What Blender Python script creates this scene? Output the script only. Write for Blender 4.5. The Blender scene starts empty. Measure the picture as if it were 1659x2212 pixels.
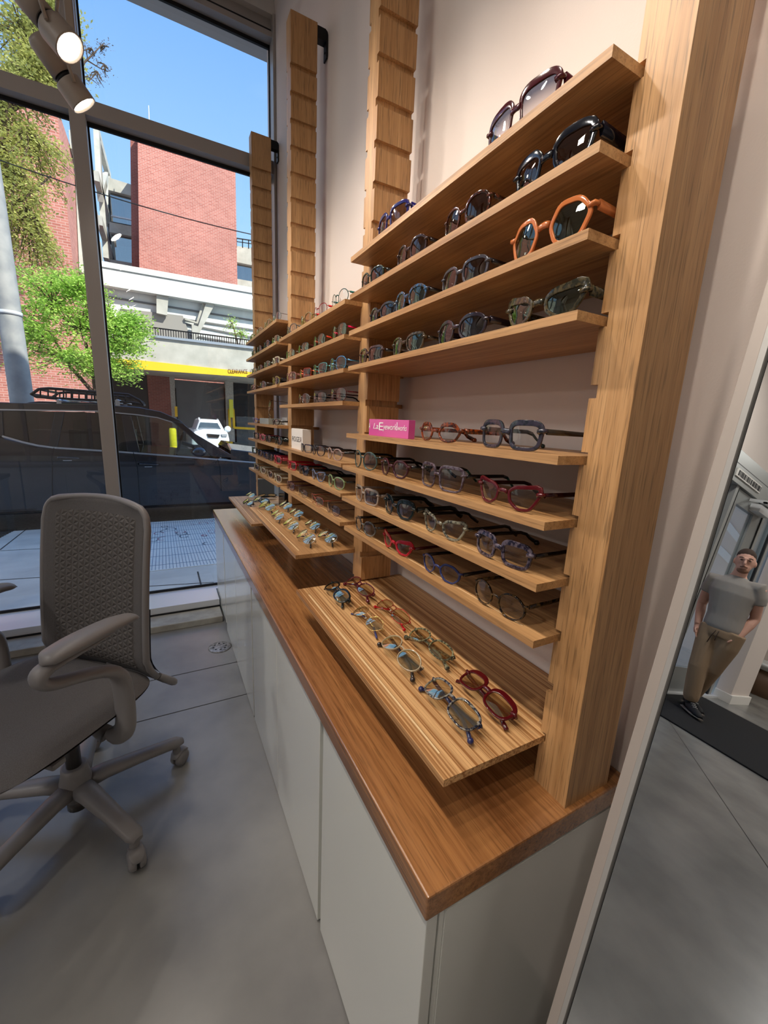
import bpy, bmesh, math, random
from mathutils import Vector, Matrix, Euler
random.seed(7)
R_ = math.radians
sc = bpy.context.scene
# ------------------------------------------------------------------ camera
CX, CY, CZ = -0.7077, 0.0, 1.2530
YAW, PITCH, ROLL, FPX, W, H = 0.49801, -0.21217, 0.04602, 888.11, 1659, 2212
FW = Vector((math.sin(YAW)*math.cos(PITCH), math.cos(YAW)*math.cos(PITCH), math.sin(PITCH)))
r0 = Vector((math.cos(YAW), -math.sin(YAW), 0)); u0 = r0.cross(FW)
RT = math.cos(ROLL)*r0 + math.sin(ROLL)*u0
UP = -math.sin(ROLL)*r0 + math.cos(ROLL)*u0
CAM = Vector((CX, CY, CZ))
cd = bpy.data.cameras.new('camera'); cam = bpy.data.objects.new('camera', cd)
sc.collection.objects.link(cam); sc.camera = cam
cam.matrix_world = Matrix(((RT.x, UP.x, -FW.x, CX), (RT.y, UP.y, -FW.y, CY), (RT.z, UP.z, -FW.z, CZ), (0, 0, 0, 1)))
cd.sensor_fit = 'VERTICAL'; cd.sensor_height = 24.0; cd.lens = 24.0*FPX/H
cd.clip_start = 0.02; cd.clip_end = 400
def ray(u, v): return FW + RT*((u-W/2)/FPX) - UP*((v-H/2)/FPX)
def at(u, v, ax, val):
    d = ray(u, v); k = (val-CAM[ax])/d[ax]; return CAM + d*k
def hit(u, v, P, n):
    d = ray(u, v); k = (Vector(P)-CAM).dot(n)/d.dot(n); return CAM + d*k
# ------------------------------------------------------------------ light and exposure
sc.view_settings.view_transform = 'Standard'; sc.view_settings.look = 'None'
sc.view_settings.exposure = 0.2; sc.view_settings.gamma = 1.0; sc.view_settings.use_curve_mapping = False
world = bpy.data.worlds.new('world'); sc.world = world; world.use_nodes = True
wn, wl = world.node_tree.nodes, world.node_tree.links; wn.clear()
wo = wn.new('ShaderNodeOutputWorld'); wb = wn.new('ShaderNodeBackground'); tc = wn.new('ShaderNodeTexCoord')
sx = wn.new('ShaderNodeSeparateXYZ'); wr = wn.new('ShaderNodeValToRGB')
nz = wn.new('ShaderNodeTexNoise'); nz.inputs['Scale'].default_value = 3.0; nz.inputs['Detail'].default_value = 5
mp = wn.new('ShaderNodeMapping'); mp.inputs['Scale'].default_value = (1, 1, 2.5)
cr = wn.new('ShaderNodeValToRGB'); cr.color_ramp.elements[0].position = .5; cr.color_ramp.elements[1].position = .85
cr.color_ramp.elements[0].color = (0, 0, 0, 1); cr.color_ramp.elements[1].color = (.12, .12, .12, 1)
mx = wn.new('ShaderNodeMixRGB'); mx.inputs[2].default_value = (.8, .88, 1, 1)
e = wr.color_ramp.elements
e[0].position = 0.0; e[0].color = (.66, .76, .86, 1); e[1].position = 1.0; e[1].color = (.10, .22, .52, 1)
m = e.new(.25); m.color = (.27, .44, .66, 1); m = e.new(.6); m.color = (.12, .26, .57, 1)
wl.new(tc.outputs['Generated'], sx.inputs[0]); wl.new(sx.outputs['Z'], wr.inputs[0])
wl.new(tc.outputs['Generated'], mp.inputs[0]); wl.new(mp.outputs[0], nz.inputs['Vector'])
wl.new(nz.outputs['Fac'], cr.inputs[0]); wl.new(cr.outputs[0], mx.inputs[0])
wl.new(wr.outputs[0], mx.inputs[1]); wl.new(mx.outputs[0], wb.inputs[0]); wl.new(wb.outputs[0], wo.inputs[0])
wb.inputs[1].default_value = 1.8
SUN_E, SPOT_E, PANEL_E = 6.2, 15.5, 31.0
sd = bpy.data.lights.new('sun', 'SUN'); sd.energy = SUN_E; sd.angle = R_(.6); sd.color = (1, .95, .86)
so = bpy.data.objects.new('sun', sd); sc.collection.objects.link(so)
so.rotation_euler = Vector((-.42, .62, -.66)).to_track_quat('-Z', 'Y').to_euler()
# ------------------------------------------------------------------ helpers
def link(o):
    sc.collection.objects.link(o); return o
def tag(o, label=None, cat=None, group=None, kind=None):
    if label: o['label'] = label
    if cat: o['category'] = cat
    if group: o['group'] = group
    if kind: o['kind'] = kind
    return o
def empty(name, loc=(0, 0, 0), rz=0.0, **k):
    o = link(bpy.data.objects.new(name, None)); o.location = loc; o.rotation_euler = (0, 0, rz)
    o.empty_display_size = .05
    return tag(o, **k)
class MB:
    def __init__(s): s.v = []; s.f = []; s.sm = []; s.mi = []; s.cur = 0
    def add(s, vs, fs, smooth=False):
        b = len(s.v); s.v += [tuple(v) for v in vs]
        for f in fs: s.f.append(tuple(i+b for i in f)); s.sm.append(smooth); s.mi.append(s.cur)
        return s
    def box(s, a, b):
        x0, y0, z0 = a; x1, y1, z1 = b
        if x0 > x1: x0, x1 = x1, x0
        if y0 > y1: y0, y1 = y1, y0
        if z0 > z1: z0, z1 = z1, z0
        return s.add([(x0,y0,z0),(x1,y0,z0),(x1,y1,z0),(x0,y1,z0),(x0,y0,z1),(x1,y0,z1),(x1,y1,z1),(x0,y1,z1)],
                     [(0,3,2,1),(4,5,6,7),(0,1,5,4),(1,2,6,5),(2,3,7,6),(3,0,4,7)])
    def obox(s, c, ex, ey, ez):
        c, ex, ey, ez = map(Vector, (c, ex, ey, ez)); vs = []
        for k in (-1, 1):
            for (i, j) in ((-1,-1),(1,-1),(1,1),(-1,1)): vs.append(c+ex*i+ey*j+ez*k)
        return s.add(vs, [(0,3,2,1),(4,5,6,7),(0,1,5,4),(1,2,6,5),(2,3,7,6),(3,0,4,7)])
    def prism(s, pts, d, smooth=False):
        """closed polygon pts (3-D) extruded by vector d"""
        n = len(pts); d = Vector(d); a = [Vector(p) for p in pts]; b = [p+d for p in a]
        fs = [tuple(range(n))[::-1], tuple(range(n, 2*n))]
        s.add(a+b, fs)
        return s.add(a+b, [(i, (i+1) % n, n+(i+1) % n, n+i) for i in range(n)], smooth)
    def tube(s, path, rad, n=8, cap=True, smooth=True, flat=None):
        """rad: number or list; flat=(sx,sz,upvec) elliptical section"""
        P = [Vector(p) for p in path]; m_ = len(P)
        rs = rad if isinstance(rad, (list, tuple)) else [rad]*m_
        T = []
        for i in range(m_):
            a = P[max(i-1, 0)]; b = P[min(i+1, m_-1)]; T.append((b-a).normalized())
        up = Vector(flat[2]) if flat else (Vector((0, 0, 1)) if abs(T[0].z) < .9 else Vector((1, 0, 0)))
        vs = []
        for i in range(m_):
            t = T[i]; sd_ = up.cross(t)
            if sd_.length < 1e-5: sd_ = Vector((1, 0, 0)).cross(t)
            sd_.normalize(); u = t.cross(sd_).normalized()
            if not flat: up = u
            for k in range(n):
                a = 2*math.pi*(k+.5)/n; ca, sa = math.cos(a), math.sin(a)
                if flat:
                    vs.append(P[i] + sd_*ca*rs[i]*flat[0] + u*sa*rs[i]*flat[1])
                else: vs.append(P[i] + sd_*ca*rs[i] + u*sa*rs[i])
        fs = []
        for i in range(m_-1):
            for k in range(n):
                a = i*n+k; b = i*n+(k+1) % n; fs.append((a, b, b+n, a+n))
        s.add(vs, fs, smooth)
        if cap: s.add(vs[:n], [tuple(range(n))[::-1]]); s.add(vs[-n:], [tuple(range(n))])
        return s
    def lathe(s, c, prof, n=20, ax=(0, 0, 1), smooth=True):
        """prof: list of (r, h) along axis ax from c"""
        ax = Vector(ax).normalized(); a = Vector((1, 0, 0)) if abs(ax.x) < .9 else Vector((0, 1, 0))
        e1 = ax.cross(a).normalized(); e2 = ax.cross(e1); c = Vector(c); vs = []
        for (r, h) in prof:
            for k in range(n):
                t = 2*math.pi*k/n; vs.append(c+ax*h+(e1*math.cos(t)+e2*math.sin(t))*r)
        fs = [(i*n+k, i*n+(k+1) % n, (i+1)*n+(k+1) % n, (i+1)*n+k) for i in range(len(prof)-1) for k in range(n)]
        s.add(vs, fs, smooth)
        s.add(vs[:n], [tuple(range(n))[::-1]]); s.add(vs[-n:], [tuple(range(n))])
        return s
    def ball(s, c, r, n=10, m_=6, sc3=(1, 1, 1), M=None):
        c = Vector(c); vs = []; fs = []
        for i in range(m_+1):
            p = math.pi*i/m_
            for k in range(n):
                t = 2*math.pi*k/n
                q = Vector((math.sin(p)*math.cos(t)*r*sc3[0], math.sin(p)*math.sin(t)*r*sc3[1], math.cos(p)*r*sc3[2]))
                if M: q = M @ q
                vs.append(c+q)
        for i in range(m_):
            for k in range(n): fs.append((i*n+k, (i+1)*n+k, (i+1)*n+(k+1) % n, i*n+(k+1) % n))
        return s.add(vs, fs, True)
    def grid(s, fn, nu, nv, smooth=True):
        vs = [fn(i/nu, j/nv) for j in range(nv+1) for i in range(nu+1)]
        fs = [(j*(nu+1)+i, j*(nu+1)+i+1, (j+1)*(nu+1)+i+1, (j+1)*(nu+1)+i) for j in range(nv) for i in range(nu)]
        return s.add(vs, fs, smooth)
    def build(s, name, mat, parent=None, loc=(0, 0, 0), bevel=0, seg=2, **k):
        me = bpy.data.meshes.new(name); L = Vector(loc)
        me.from_pydata([tuple(Vector(v)-L) for v in s.v], [], s.f)
        mats = mat if isinstance(mat, (list, tuple)) else [mat]
        for q in mats: me.materials.append(q)
        me.polygons.foreach_set('use_smooth', s.sm); me.polygons.foreach_set('material_index', s.mi)
        bm = bmesh.new(); bm.from_mesh(me); bmesh.ops.remove_doubles(bm, verts=bm.verts, dist=1e-6)
        bmesh.ops.recalc_face_normals(bm, faces=bm.faces); bm.to_mesh(me); bm.free(); me.update()
        o = link(bpy.data.objects.new(name, me)); o.location = loc
        if parent: o.parent = parent
        if bevel:
            b = o.modifiers.new('bevel', 'BEVEL'); b.width = bevel; b.segments = seg; b.limit_method = 'ANGLE'; b.angle_limit = R_(50)
        return tag(o, **k)
def copy_tree(o, parent=None):
    c = link(o.copy()); c.parent = parent
    for ch in o.children: copy_tree(ch, c)
    return c
def rbox(a, b): return MB().box(a, b)
# ------------------------------------------------------------------ materials
def srgb(r, g, b):
    f = lambda c: (c/255/12.92) if c/255 <= .04045 else ((c/255+.055)/1.055)**2.4
    return (f(r), f(g), f(b), 1)
MC = {}
def mat(name, col, rough=.5, metal=0.0, spec=.5, coat=0.0, noise=None, bump=None, trans=0, ior=1.45):
    """noise=(scale, amount, colour2) ; bump=(scale, strength)"""
    if name in MC: return MC[name]
    m_ = bpy.data.materials.new(name); m_.use_nodes = True; n = m_.node_tree.nodes; l = m_.node_tree.links
    b = n['Principled BSDF']; b.inputs['Base Color'].default_value = col; b.inputs['Roughness'].default_value = rough
    b.inputs['Metallic'].default_value = metal; b.inputs['Specular IOR Level'].default_value = spec
    b.inputs['Coat Weight'].default_value = coat; b.inputs['Transmission Weight'].default_value = trans; b.inputs['IOR'].default_value = ior
    t = n.new('ShaderNodeTexCoord')
    if noise:
        z = n.new('ShaderNodeTexNoise'); z.inputs['Scale'].default_value = noise[0]; z.inputs['Detail'].default_value = 6
        r = n.new('ShaderNodeValToRGB'); r.color_ramp.elements[0].position = .5-noise[1]; r.color_ramp.elements[1].position = .5+noise[1]
        r.color_ramp.elements[0].color = col; r.color_ramp.elements[1].color = noise[2]
        l.new(t.outputs['Object'], z.inputs['Vector']); l.new(z.outputs['Fac'], r.inputs[0]); l.new(r.outputs[0], b.inputs['Base Color'])
    if bump:
        z = n.new('ShaderNodeTexNoise'); z.inputs['Scale'].default_value = bump[0]; z.inputs['Detail'].default_value = 4
        q = n.new('ShaderNodeBump'); q.inputs['Strength'].default_value = bump[1]; q.inputs['Distance'].default_value = .002
        l.new(t.outputs['Object'], z.inputs['Vector']); l.new(z.outputs['Fac'], q.inputs['Height']); l.new(q.outputs[0], b.inputs['Normal'])
    MC[name] = m_; return m_
def emis(name, col, st):
    m_ = bpy.data.materials.new(name); m_.use_nodes = True; n = m_.node_tree.nodes
    b = n['Principled BSDF']; b.inputs['Base Color'].default_value = (.8, .8, .8, 1)
    b.inputs['Emission Color'].default_value = col; b.inputs['Emission Strength'].default_value = st
    return m_
def glassy(name, tint, refl=(1, 1, 1, 1), f0=.04, rough=.0, grad=None):
    """thin sheet: transparent tint under a fresnel reflection"""
    if name in MC: return MC[name]
    m_ = bpy.data.materials.new(name); m_.use_nodes = True; n = m_.node_tree.nodes; l = m_.node_tree.links; n.clear()
    o = n.new('ShaderNodeOutputMaterial'); tr = n.new('ShaderNodeBsdfTransparent'); gl = n.new('ShaderNodeBsdfGlossy')
    gl.inputs['Roughness'].default_value = rough; gl.inputs['Color'].default_value = refl; tr.inputs['Color'].default_value = tint
    lw = n.new('ShaderNodeLayerWeight'); lw.inputs['Blend'].default_value = .5
    pw = n.new('ShaderNodeMath'); pw.operation = 'POWER'; pw.inputs[1].default_value = 4.0
    ml = n.new('ShaderNodeMath'); ml.operation = 'MULTIPLY_ADD'; ml.inputs[1].default_value = .75; ml.inputs[2].default_value = f0
    ml.use_clamp = True; mxs = n.new('ShaderNodeMixShader')
    l.new(lw.outputs['Facing'], pw.inputs[0]); l.new(pw.outputs[0], ml.inputs[0]); l.new(ml.outputs[0], mxs.inputs[0])
    l.new(tr.outputs[0], mxs.inputs[1]); l.new(gl.outputs[0], mxs.inputs[2]); l.new(mxs.outputs[0], o.inputs[0])
    if grad:
        t = n.new('ShaderNodeTexCoord'); s_ = n.new('ShaderNodeSeparateXYZ'); r = n.new('ShaderNodeValToRGB')
        r.color_ramp.elements[0].position = .2; r.color_ramp.elements[1].position = .8
        r.color_ramp.elements[0].color = grad; r.color_ramp.elements[1].color = tint
        l.new(t.outputs['Generated'], s_.inputs[0]); l.new(s_.outputs['Z'], r.inputs[0]); l.new(r.outputs[0], tr.inputs['Color'])
    MC[name] = m_; return m_
def wood(name, light, dark, axis, rough=.42, zebra=0.0, fine=1.0, coat=0.0, pores=.5):
    """grain runs along axis (0,1,2)"""
    m_ = bpy.data.materials.new(name); m_.use_nodes = True; n = m_.node_tree.nodes; l = m_.node_tree.links
    b = n['Principled BSDF']; b.inputs['Roughness'].default_value = rough; b.inputs['Coat Weight'].default_value = coat
    b.inputs['Coat Roughness'].default_value = .2
    t = n.new('ShaderNodeTexCoord'); oi = n.new('ShaderNodeObjectInfo')
    ad = n.new('ShaderNodeVectorMath'); ad.operation = 'ADD'; sc_ = n.new('ShaderNodeVectorMath'); sc_.operation = 'SCALE'
    cb = n.new('ShaderNodeCombineXYZ'); 
    for k in range(3): l.new(oi.outputs['Random'], cb.inputs[k])
    l.new(cb.outputs[0], sc_.inputs[0]); sc_.inputs['Scale'].default_value = 7.0
    l.new(t.outputs['Object'], ad.inputs[0]); l.new(sc_.outputs[0], ad.inputs[1])
    def noise(cross, along, detail, dist):
        mp_ = n.new('ShaderNodeMapping'); s3 = [cross]*3; s3[axis] = along; mp_.inputs['Scale'].default_value = s3
        z = n.new('ShaderNodeTexNoise'); z.inputs['Scale'].default_value = 1; z.inputs['Detail'].default_value = detail
        z.inputs['Distortion'].default_value = dist
        l.new(ad.outputs[0], mp_.inputs[0]); l.new(mp_.outputs[0], z.inputs['Vector']); return z.outputs['Fac']
    def mth(op, a, b_):
        q = n.new('ShaderNodeMath'); q.operation = op
        for i, x in enumerate((a, b_)):
            if isinstance(x, (int, float)): q.inputs[i].default_value = x
            else: l.new(x, q.inputs[i])
        return q.outputs[0]
    broad = noise(22*fine, .9, 3, .6); fin = noise(170*fine, 2.2, 4, .2); por = noise(420*fine, 14, 2, 0)
    f = mth('ADD', mth('MULTIPLY', broad, .55), mth('MULTIPLY', fin, .45))
    if zebra:
        bn = noise(260, .7, 1, .0); b2 = noise(90, .5, 1, .2)
        bands = mth('MULTIPLY', mth('SUBTRACT', mth('ADD', mth('MULTIPLY', bn, .6), mth('MULTIPLY', b2, .4)), .36), 1.9)
        f = mth('ADD', mth('MULTIPLY', f, 1-zebra), mth('MULTIPLY', mth('MULTIPLY', bands, 2.0), zebra))
    r = n.new('ShaderNodeValToRGB'); r.color_ramp.elements[0].position = .33; r.color_ramp.elements[1].position = .66
    r.color_ramp.elements[0].color = dark; r.color_ramp.elements[1].color = light
    l.new(f, r.inputs[0])
    pr = n.new('ShaderNodeValToRGB'); pr.color_ramp.elements[0].position = .36; pr.color_ramp.elements[1].position = .46
    pr.color_ramp.elements[0].color = (1-pores*.55,)*3+(1,); pr.color_ramp.elements[1].color = (1, 1, 1, 1); l.new(por, pr.inputs[0])
    mm = n.new('ShaderNodeMixRGB'); mm.blend_type = 'MULTIPLY'; mm.inputs[0].default_value = 1
    l.new(r.outputs[0], mm.inputs[1]); l.new(pr.outputs[0], mm.inputs[2]); l.new(mm.outputs[0], b.inputs['Base Color'])
    bp = n.new('ShaderNodeBump'); bp.inputs['Strength'].default_value = .25; bp.inputs['Distance'].default_value = .0006
    l.new(f, bp.inputs['Height']); l.new(bp.outputs[0], b.inputs['Normal'])
    return m_
OAKL, OAKD = srgb(202, 158, 108), srgb(146, 102, 60)
WY = wood('oak_lengthwise', OAKL, OAKD, 1); WZ = wood('oak_upright', srgb(204, 160, 110), srgb(166, 122, 76), 2, pores=.7)
WX = wood('oak_crosswise', OAKL, OAKD, 0); WTRAY = wood('oak_striped', srgb(212, 168, 116), srgb(150, 102, 58), 1, zebra=.5, pores=.3)
WCTR = wood('oak_counter', srgb(178, 124, 74), srgb(112, 68, 36), 1, rough=.26, coat=.7, fine=.8)
M_WALL = mat('painted_wall', srgb(216, 204, 196), .75, bump=(260, .12))
M_CEIL = mat('white_ceiling', srgb(225, 222, 216), .8)
M_CAB = mat('white_laminate', srgb(212, 213, 206), .24, coat=.5)
M_ALU = mat('satin_aluminium', srgb(172, 166, 160), .38, metal=.35)
M_SILL = mat('anodised_silver', srgb(222, 224, 226), .35, metal=.3)
M_BLK = mat('black_gasket', srgb(14, 14, 16), .5)
M_IRON = mat('black_steel', srgb(16, 16, 17), .42, metal=.4)
M_FLOOR = mat('polished_concrete', srgb(106, 105, 103), .27, noise=(2.4, .2, srgb(142, 140, 135)), bump=(35, .10))
M_CONC = mat('concrete', srgb(150, 146, 136), .85, noise=(14, .2, srgb(178, 175, 164)), bump=(60, .4))
M_GLASS = glassy('window_glass', (.95, .98, .97, 1), f0=.075)
# ================================================================== setting: the room
def struct(mb, name, m_, parent=None, **k):
    o = mb.build(name, m_, parent, **k)
    if not parent: o['kind'] = 'structure'
    return o
YW = 2.865
fl = MB(); fl.box((-10.4, -4.2, -.12), (.15, 2.03, 0)); fl.box((-4.4, 2.03, -.12), (.15, 2.96, 0)); fl.box((-10.4, 2.03, -.12), (-6.7, 3.5, 0))
struct(fl, 'floor', M_FLOOR)
M_JOINT = mat('saw_cut_joint', srgb(46, 43, 40), .9)
j = MB()
for (a, b) in (((-4.3, 2.045), (0, 2.045)), ((-4.3, 1.759), (0, 1.759)), ((-4.6, 1.98), (-2.2, .19)), ((-2.2, -4), (-2.2, .19))):
    a, b = Vector(a), Vector(b); d = (b-a).normalized(); nn = Vector((-d.y, d.x))*.0022
    j.add([(a.x-nn.x, a.y-nn.y, .0006), (b.x-nn.x, b.y-nn.y, .0006), (b.x+nn.x, b.y+nn.y, .0006), (a.x+nn.x, a.y+nn.y, .0006)], [(0, 1, 2, 3)])
struct(j, 'trim_1', M_JOINT)
struct(rbox((-4.35, 2.53, 0), (-.437, YW+.1, .04)), 'trim_2', M_CONC, bevel=.004)        # low concrete curb under the glass
struct(rbox((0, -4.2, 0), (.18, 3.06, 3.75)), 'wall_right', M_WALL)
wf = MB(); wf.box((-4.5, 2.86, 3.47), (.18, 3.2, 3.76)); wf.box((-12, 2.9, 3.9), (-6.72, 3.3, 8.6)); wf.box((-6.72, 2.9, 3.75), (7, 3.3, 8.6)); wf.box((.18, 2.9, -.3), (7, 3.3, 3.75))  # tall upper boxes are unseen mass added to shade the sidewalk
struct(wf, 'wall_front', mat('facade_render', srgb(196, 192, 186), .8))
wl_ = MB(); wl_.box((-4.5, 2.03, 0), (-4.35, 3.2, 3.75)); struct(wl_, 'wall_recess', M_WALL)
dw = MB(); dw.box((-6.86, 2.03, 2.66), (-4.35, 2.2, 3.75)); dw.box((-6.86, 2.03, 0), (-6.72, 3.5, 3.75)); dw.box((-10.4, 3.5, 0), (-6.72, 3.6, 3.75))
struct(dw, 'wall_door', M_WALL)
struct(rbox((-10.5, -4.2, 0), (-10.4, 3.6, 3.75)), 'wall_left', M_WALL)
struct(rbox((-10.5, -4.35, 0), (.18, -4.2, 3.75)), 'wall_back', M_WALL)
cl_ = MB(); cl_.box((-10.5, -4.35, 3.75), (.18, 2.2, 3.9)); cl_.box((-4.5, 2.2, 3.75), (.18, 3.2, 3.9)); cl_.box((-10.5, 2.2, 3.75), (-6.72, 3.6, 3.9)); struct(cl_, 'ceiling', M_CEIL)
struct(rbox((-6.90, 1.87, .11), (-6.31, 2.028, 3.75)), 'wall_pier', M_WALL)
struct(rbox((-6.925, 1.845, 0), (-6.285, 2.028, .11)), 'baseboard_pier', M_CEIL, bevel=.003)
# window wall: verticals, transom, head and sill are one aluminium frame per window, glass panes its parts
def window(name, x0, x1):
    f = MB(); y0, y1 = YW, YW+.098; w2 = .067
    zt0, zt1, zh0, zs = 2.69, 2.76, 3.367, .09
    f.box((x0, y0, .04), (x0+w2, y1, zh0+.1))
    f.box((x0+w2, y0, zt0), (x1, y1, zt1)); f.box((x0+w2, y0, zh0), (x1, y1, zh0+.028)); f.box((x0+w2, y0+.03, zh0+.05), (x1, y1, zh0+.11))
    if x1 > -.1: f.box((-.016, y0-.02, .04), (-.001, y1, zh0+.1))
    o = struct(f, name, M_ALU, bevel=.0015)
    s_ = MB(); s_.box((x0, 2.682, .042), (min(x1, -.437), y1, zs)); s_.build('sill', M_SILL, o, bevel=.002)
    if x1 > -.1: rbox((-.437, 2.868, .042), (x1, y1, zs)).build('sill', M_SILL, o)
    g = MB(); yg = y1-.03
    for (za, zb) in ((zs, zt0), (zt1, zh0)):
        g.box((x0+w2, yg-.006, za), (x1, yg+.004, za+.016)); g.box((x0+w2, yg-.01, zb-.018), (x1, yg+.004, zb))
        g.box((x0+w2, yg-.006, za), (x0+w2+.008, yg+.004, zb)); g.box((x1-.008 if x1 < -.1 else x1-.022, yg-.006, za), (x1 if x1 < -.1 else x1-.014, yg+.004, zb))
    g.box((x0+w2, YW+.02, zh0+.028), (x1, YW+.06, zh0+.05))
    g.build('gasket', M_BLK, o)
    for (za, zb) in ((zs, zt0), (zt1, zh0)):
        p = MB(); p.add([(x0+w2, yg, za), (x1-.001, yg, za), (x1-.001, yg, zb), (x0+w2, yg, zb)], [(0, 1, 2, 3)]); p.build('glass_pane', M_GLASS, o)
window('window_1', -1.013, 0)
window('window_2', -2.16, -1.013)
window('window_3', -3.3, -2.16)
window('window_4', -4.35, -3.3)
# sealed edge line under the sill
struct(rbox((-4.35, 2.676, .0405), (-.437, 2.683, .05)), 'trim_3', M_BLK)
# entrance seen in the mirror
M_FRAME = mat('door_frame_grey', srgb(158, 160, 158), .4, metal=.3)
df = MB(); yd = 2.03
df.box((-6.72, yd-.02, 2.53), (-4.35, yd+.1, 2.66)); df.box((-6.72, yd-.04, 2.34), (-4.35, yd+.1, 2.515))
for (a, b) in ((-6.72, -6.42), (-6.17, -6.07), (-5.77, -5.69), (-4.87, -4.81), (-4.59, -4.35)): df.box((a, yd-.02, 0), (b, yd+.1, 2.34))
d1 = struct(df, 'door_1', M_FRAME, bevel=.002)
lf = MB()
for (a, b, c, d) in ((-5.69, -5.46, .02, 2.33), (-4.97, -4.88, .02, 2.33), (-5.46, -4.97, .02, .31), (-5.46, -4.97, 2.18, 2.33)): lf.box((a, yd-.01, c), (b, yd+.04, d))
lf.build('door_leaf', mat('door_leaf_grey', srgb(140, 143, 142), .4, metal=.3), d1)
rbox((-5.46, yd+.01, .31), (-4.97, yd+.016, 2.18)).build('glass_pane', M_GLASS, d1)
rbox((-6.07, yd+.01, .05), (-5.77, yd+.016, 2.34)).build('glass_pane', M_GLASS, d1)
ga = MB(); ga.box((-5.70, yd-.022, .02), (-5.685, yd, 2.33)); ga.box((-6.09, yd-.024, .02), (-6.055, yd, 2.34)); ga.box((-4.885, yd-.022, .02), (-4.875, yd, 2.33)); ga.box((-6.72, yd-.03, 2.515), (-4.35, yd+.02, 2.53))
ga.build('gasket', M_BLK, d1)
rbox((-6.72, yd-.06, 0), (-4.35, yd+.02, .025)).build('threshold', M_SILL, d1)
cl = MB(); cl.box((-5.63, yd-.1, 2.2), (-5.3, yd-.01, 2.28)); cl.box((-5.5, yd-.17, 2.28), (-5.2, yd-.14, 2.295)); cl.box((-5.23, yd-.17, 2.28), (-5.2, yd-.02, 2.31))
cl.build('door_closer', M_SILL, d1)
gr = MB(); gr.box((-5.28, yd-.052, 2.395), (-4.62, yd-.041, 2.475))
gro = gr.build('air_grille', M_CEIL, d1)
gs = MB(); random.seed(3)
for k in range(25):
    x = -5.27+k*.0255
    gs.box((x, yd-.055, 2.408), (x+random.choice((.008, .012, .017)), yd-.052, 2.462))
gs.build('slot', M_BLK, gro)
# ================================================================== counter and cabinets
ctop = rbox((-.4359, .3312, .6050), (-.001, 2.862, .6475)).build('worktop', WCTR, bevel=.003, label='long oiled oak worktop running over the white cabinets to the window', cat='worktop')
XC = -.4305
units = ((.335, .755, 1, 'nearest the mirror'), (.755, 1.58, 2, 'second from the mirror'), (1.58, 2.41, 2, 'third from the mirror'), (2.41, 2.838, 1, 'farthest, beside the window'))
for (a, b, nd, w_) in units:
    rt = empty('base_cabinet', (-.2, (a+b)/2, 0), label='white laminate base cabinet under the oak worktop, '+w_, cat='cabinet', group='white base cabinets under the oak worktop')
    L = Vector((-.2, (a+b)/2, 0))
    bd = MB(); bd.box((XC+.022, a+.001, .004 if b < 2.5 else .044), (-.002, b-.001, .6045)); o = bd.build('carcass', M_CAB, rt); o.location = -L
    g = .0105
    lo = .006 if b < 2.5 else .044
    if nd == 1: ds = [(a+.001, b-(g if b < 2.5 else .001))] if a < 1 else [(a+g, b-.001)]
    else: mid = (a+b)/2; ds = [(a+g, mid-.0016), (mid+.0016, b-g)]
    for (p, q) in ds:
        o = rbox((XC, p, lo), (XC+.019, q, .6035)).build('door', M_CAB, rt, bevel=.0012); o.location = -L
    if a < .5:
        o = rbox((XC+.03, a-.002, .004), (-.003, a+.0005, .5995)).build('end_panel', M_CAB, rt); o.location = -L
# ================================================================== display posts
PX0, PX1, PWY = -.1588, -.0487, .065
PY = [.3408, 1.1474, 1.9656, 2.7798]
DZ = .095397; Z0 = 2.6556       # notch tops Z0-k*DZ, cut into both sides of every post
def ZS(k): return Z0-k*DZ-.0055
NH, ND = .0185, .0115
pnames = ['thick notched oak display post nearest the mirror, rising out of the picture', 'notched oak display post beside the pink sign, rising out of the picture',
          'notched oak display post with black bracket, taller in view, behind the white box', 'notched oak display post with black bracket standing against the window glass']
for i, y in enumerate(PY):
    y1 = y+PWY; nots = [Z0-k*DZ for k in range(-1 if i > 5 else 0, 22) if Z0-k*DZ-NH > .66]
    # outline in Y-Z with notches both sides
    L_ = [(y, .6475)]; R2 = [(y1, .6475)]
    for zt in sorted(nots):
        zb = zt-NH
        L_ += [(y, zb), (y+ND, zb), (y+ND, zt), (y, zt)]; R2 += [(y1, zb), (y1-ND, zb), (y1-ND, zt), (y1, zt)]
    L_.append((y, 2.826)); R2.append((y1, 2.826))
    if i == 0: L_ = [(y, .6475), (y, 2.826)]
    mb = MB(); poly = L_+R2[::-1]
    mb.prism([(PX0, p, q) for p, q in poly], (PX1-PX0, 0, 0))
    rt = empty('display_post', ((PX0+PX1)/2, y+PWY/2, .6475), label=pnames[i], cat='post', group='notched oak posts on the worktop')
    o = mb.build('post', WZ, rt); o.location = -rt.location
    br = MB(); yc = y+.02
    br.box((PX1-.002, yc-.016, 2.780), (-.012, yc+.016, 2.822)); 
    arc = [(-.012, 2.822), (-.004, 2.816), (-.001, 2.806), (-.001, 2.735), (-.003, 2.725), (-.009, 2.725), (-.009, 2.78), (-.012, 2.78)]
    br.prism([(x, yc-.016, z) for x, z in arc], (0, .032, 0))
    br.lathe((-.009, yc, 2.75), [(.004, 0), (.004, .003)], 8, (-1, 0, 0))
    o = br.build('bracket', M_IRON, rt, label='black steel bracket fixing the post top to the wall'); o.location = -rt.location
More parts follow.
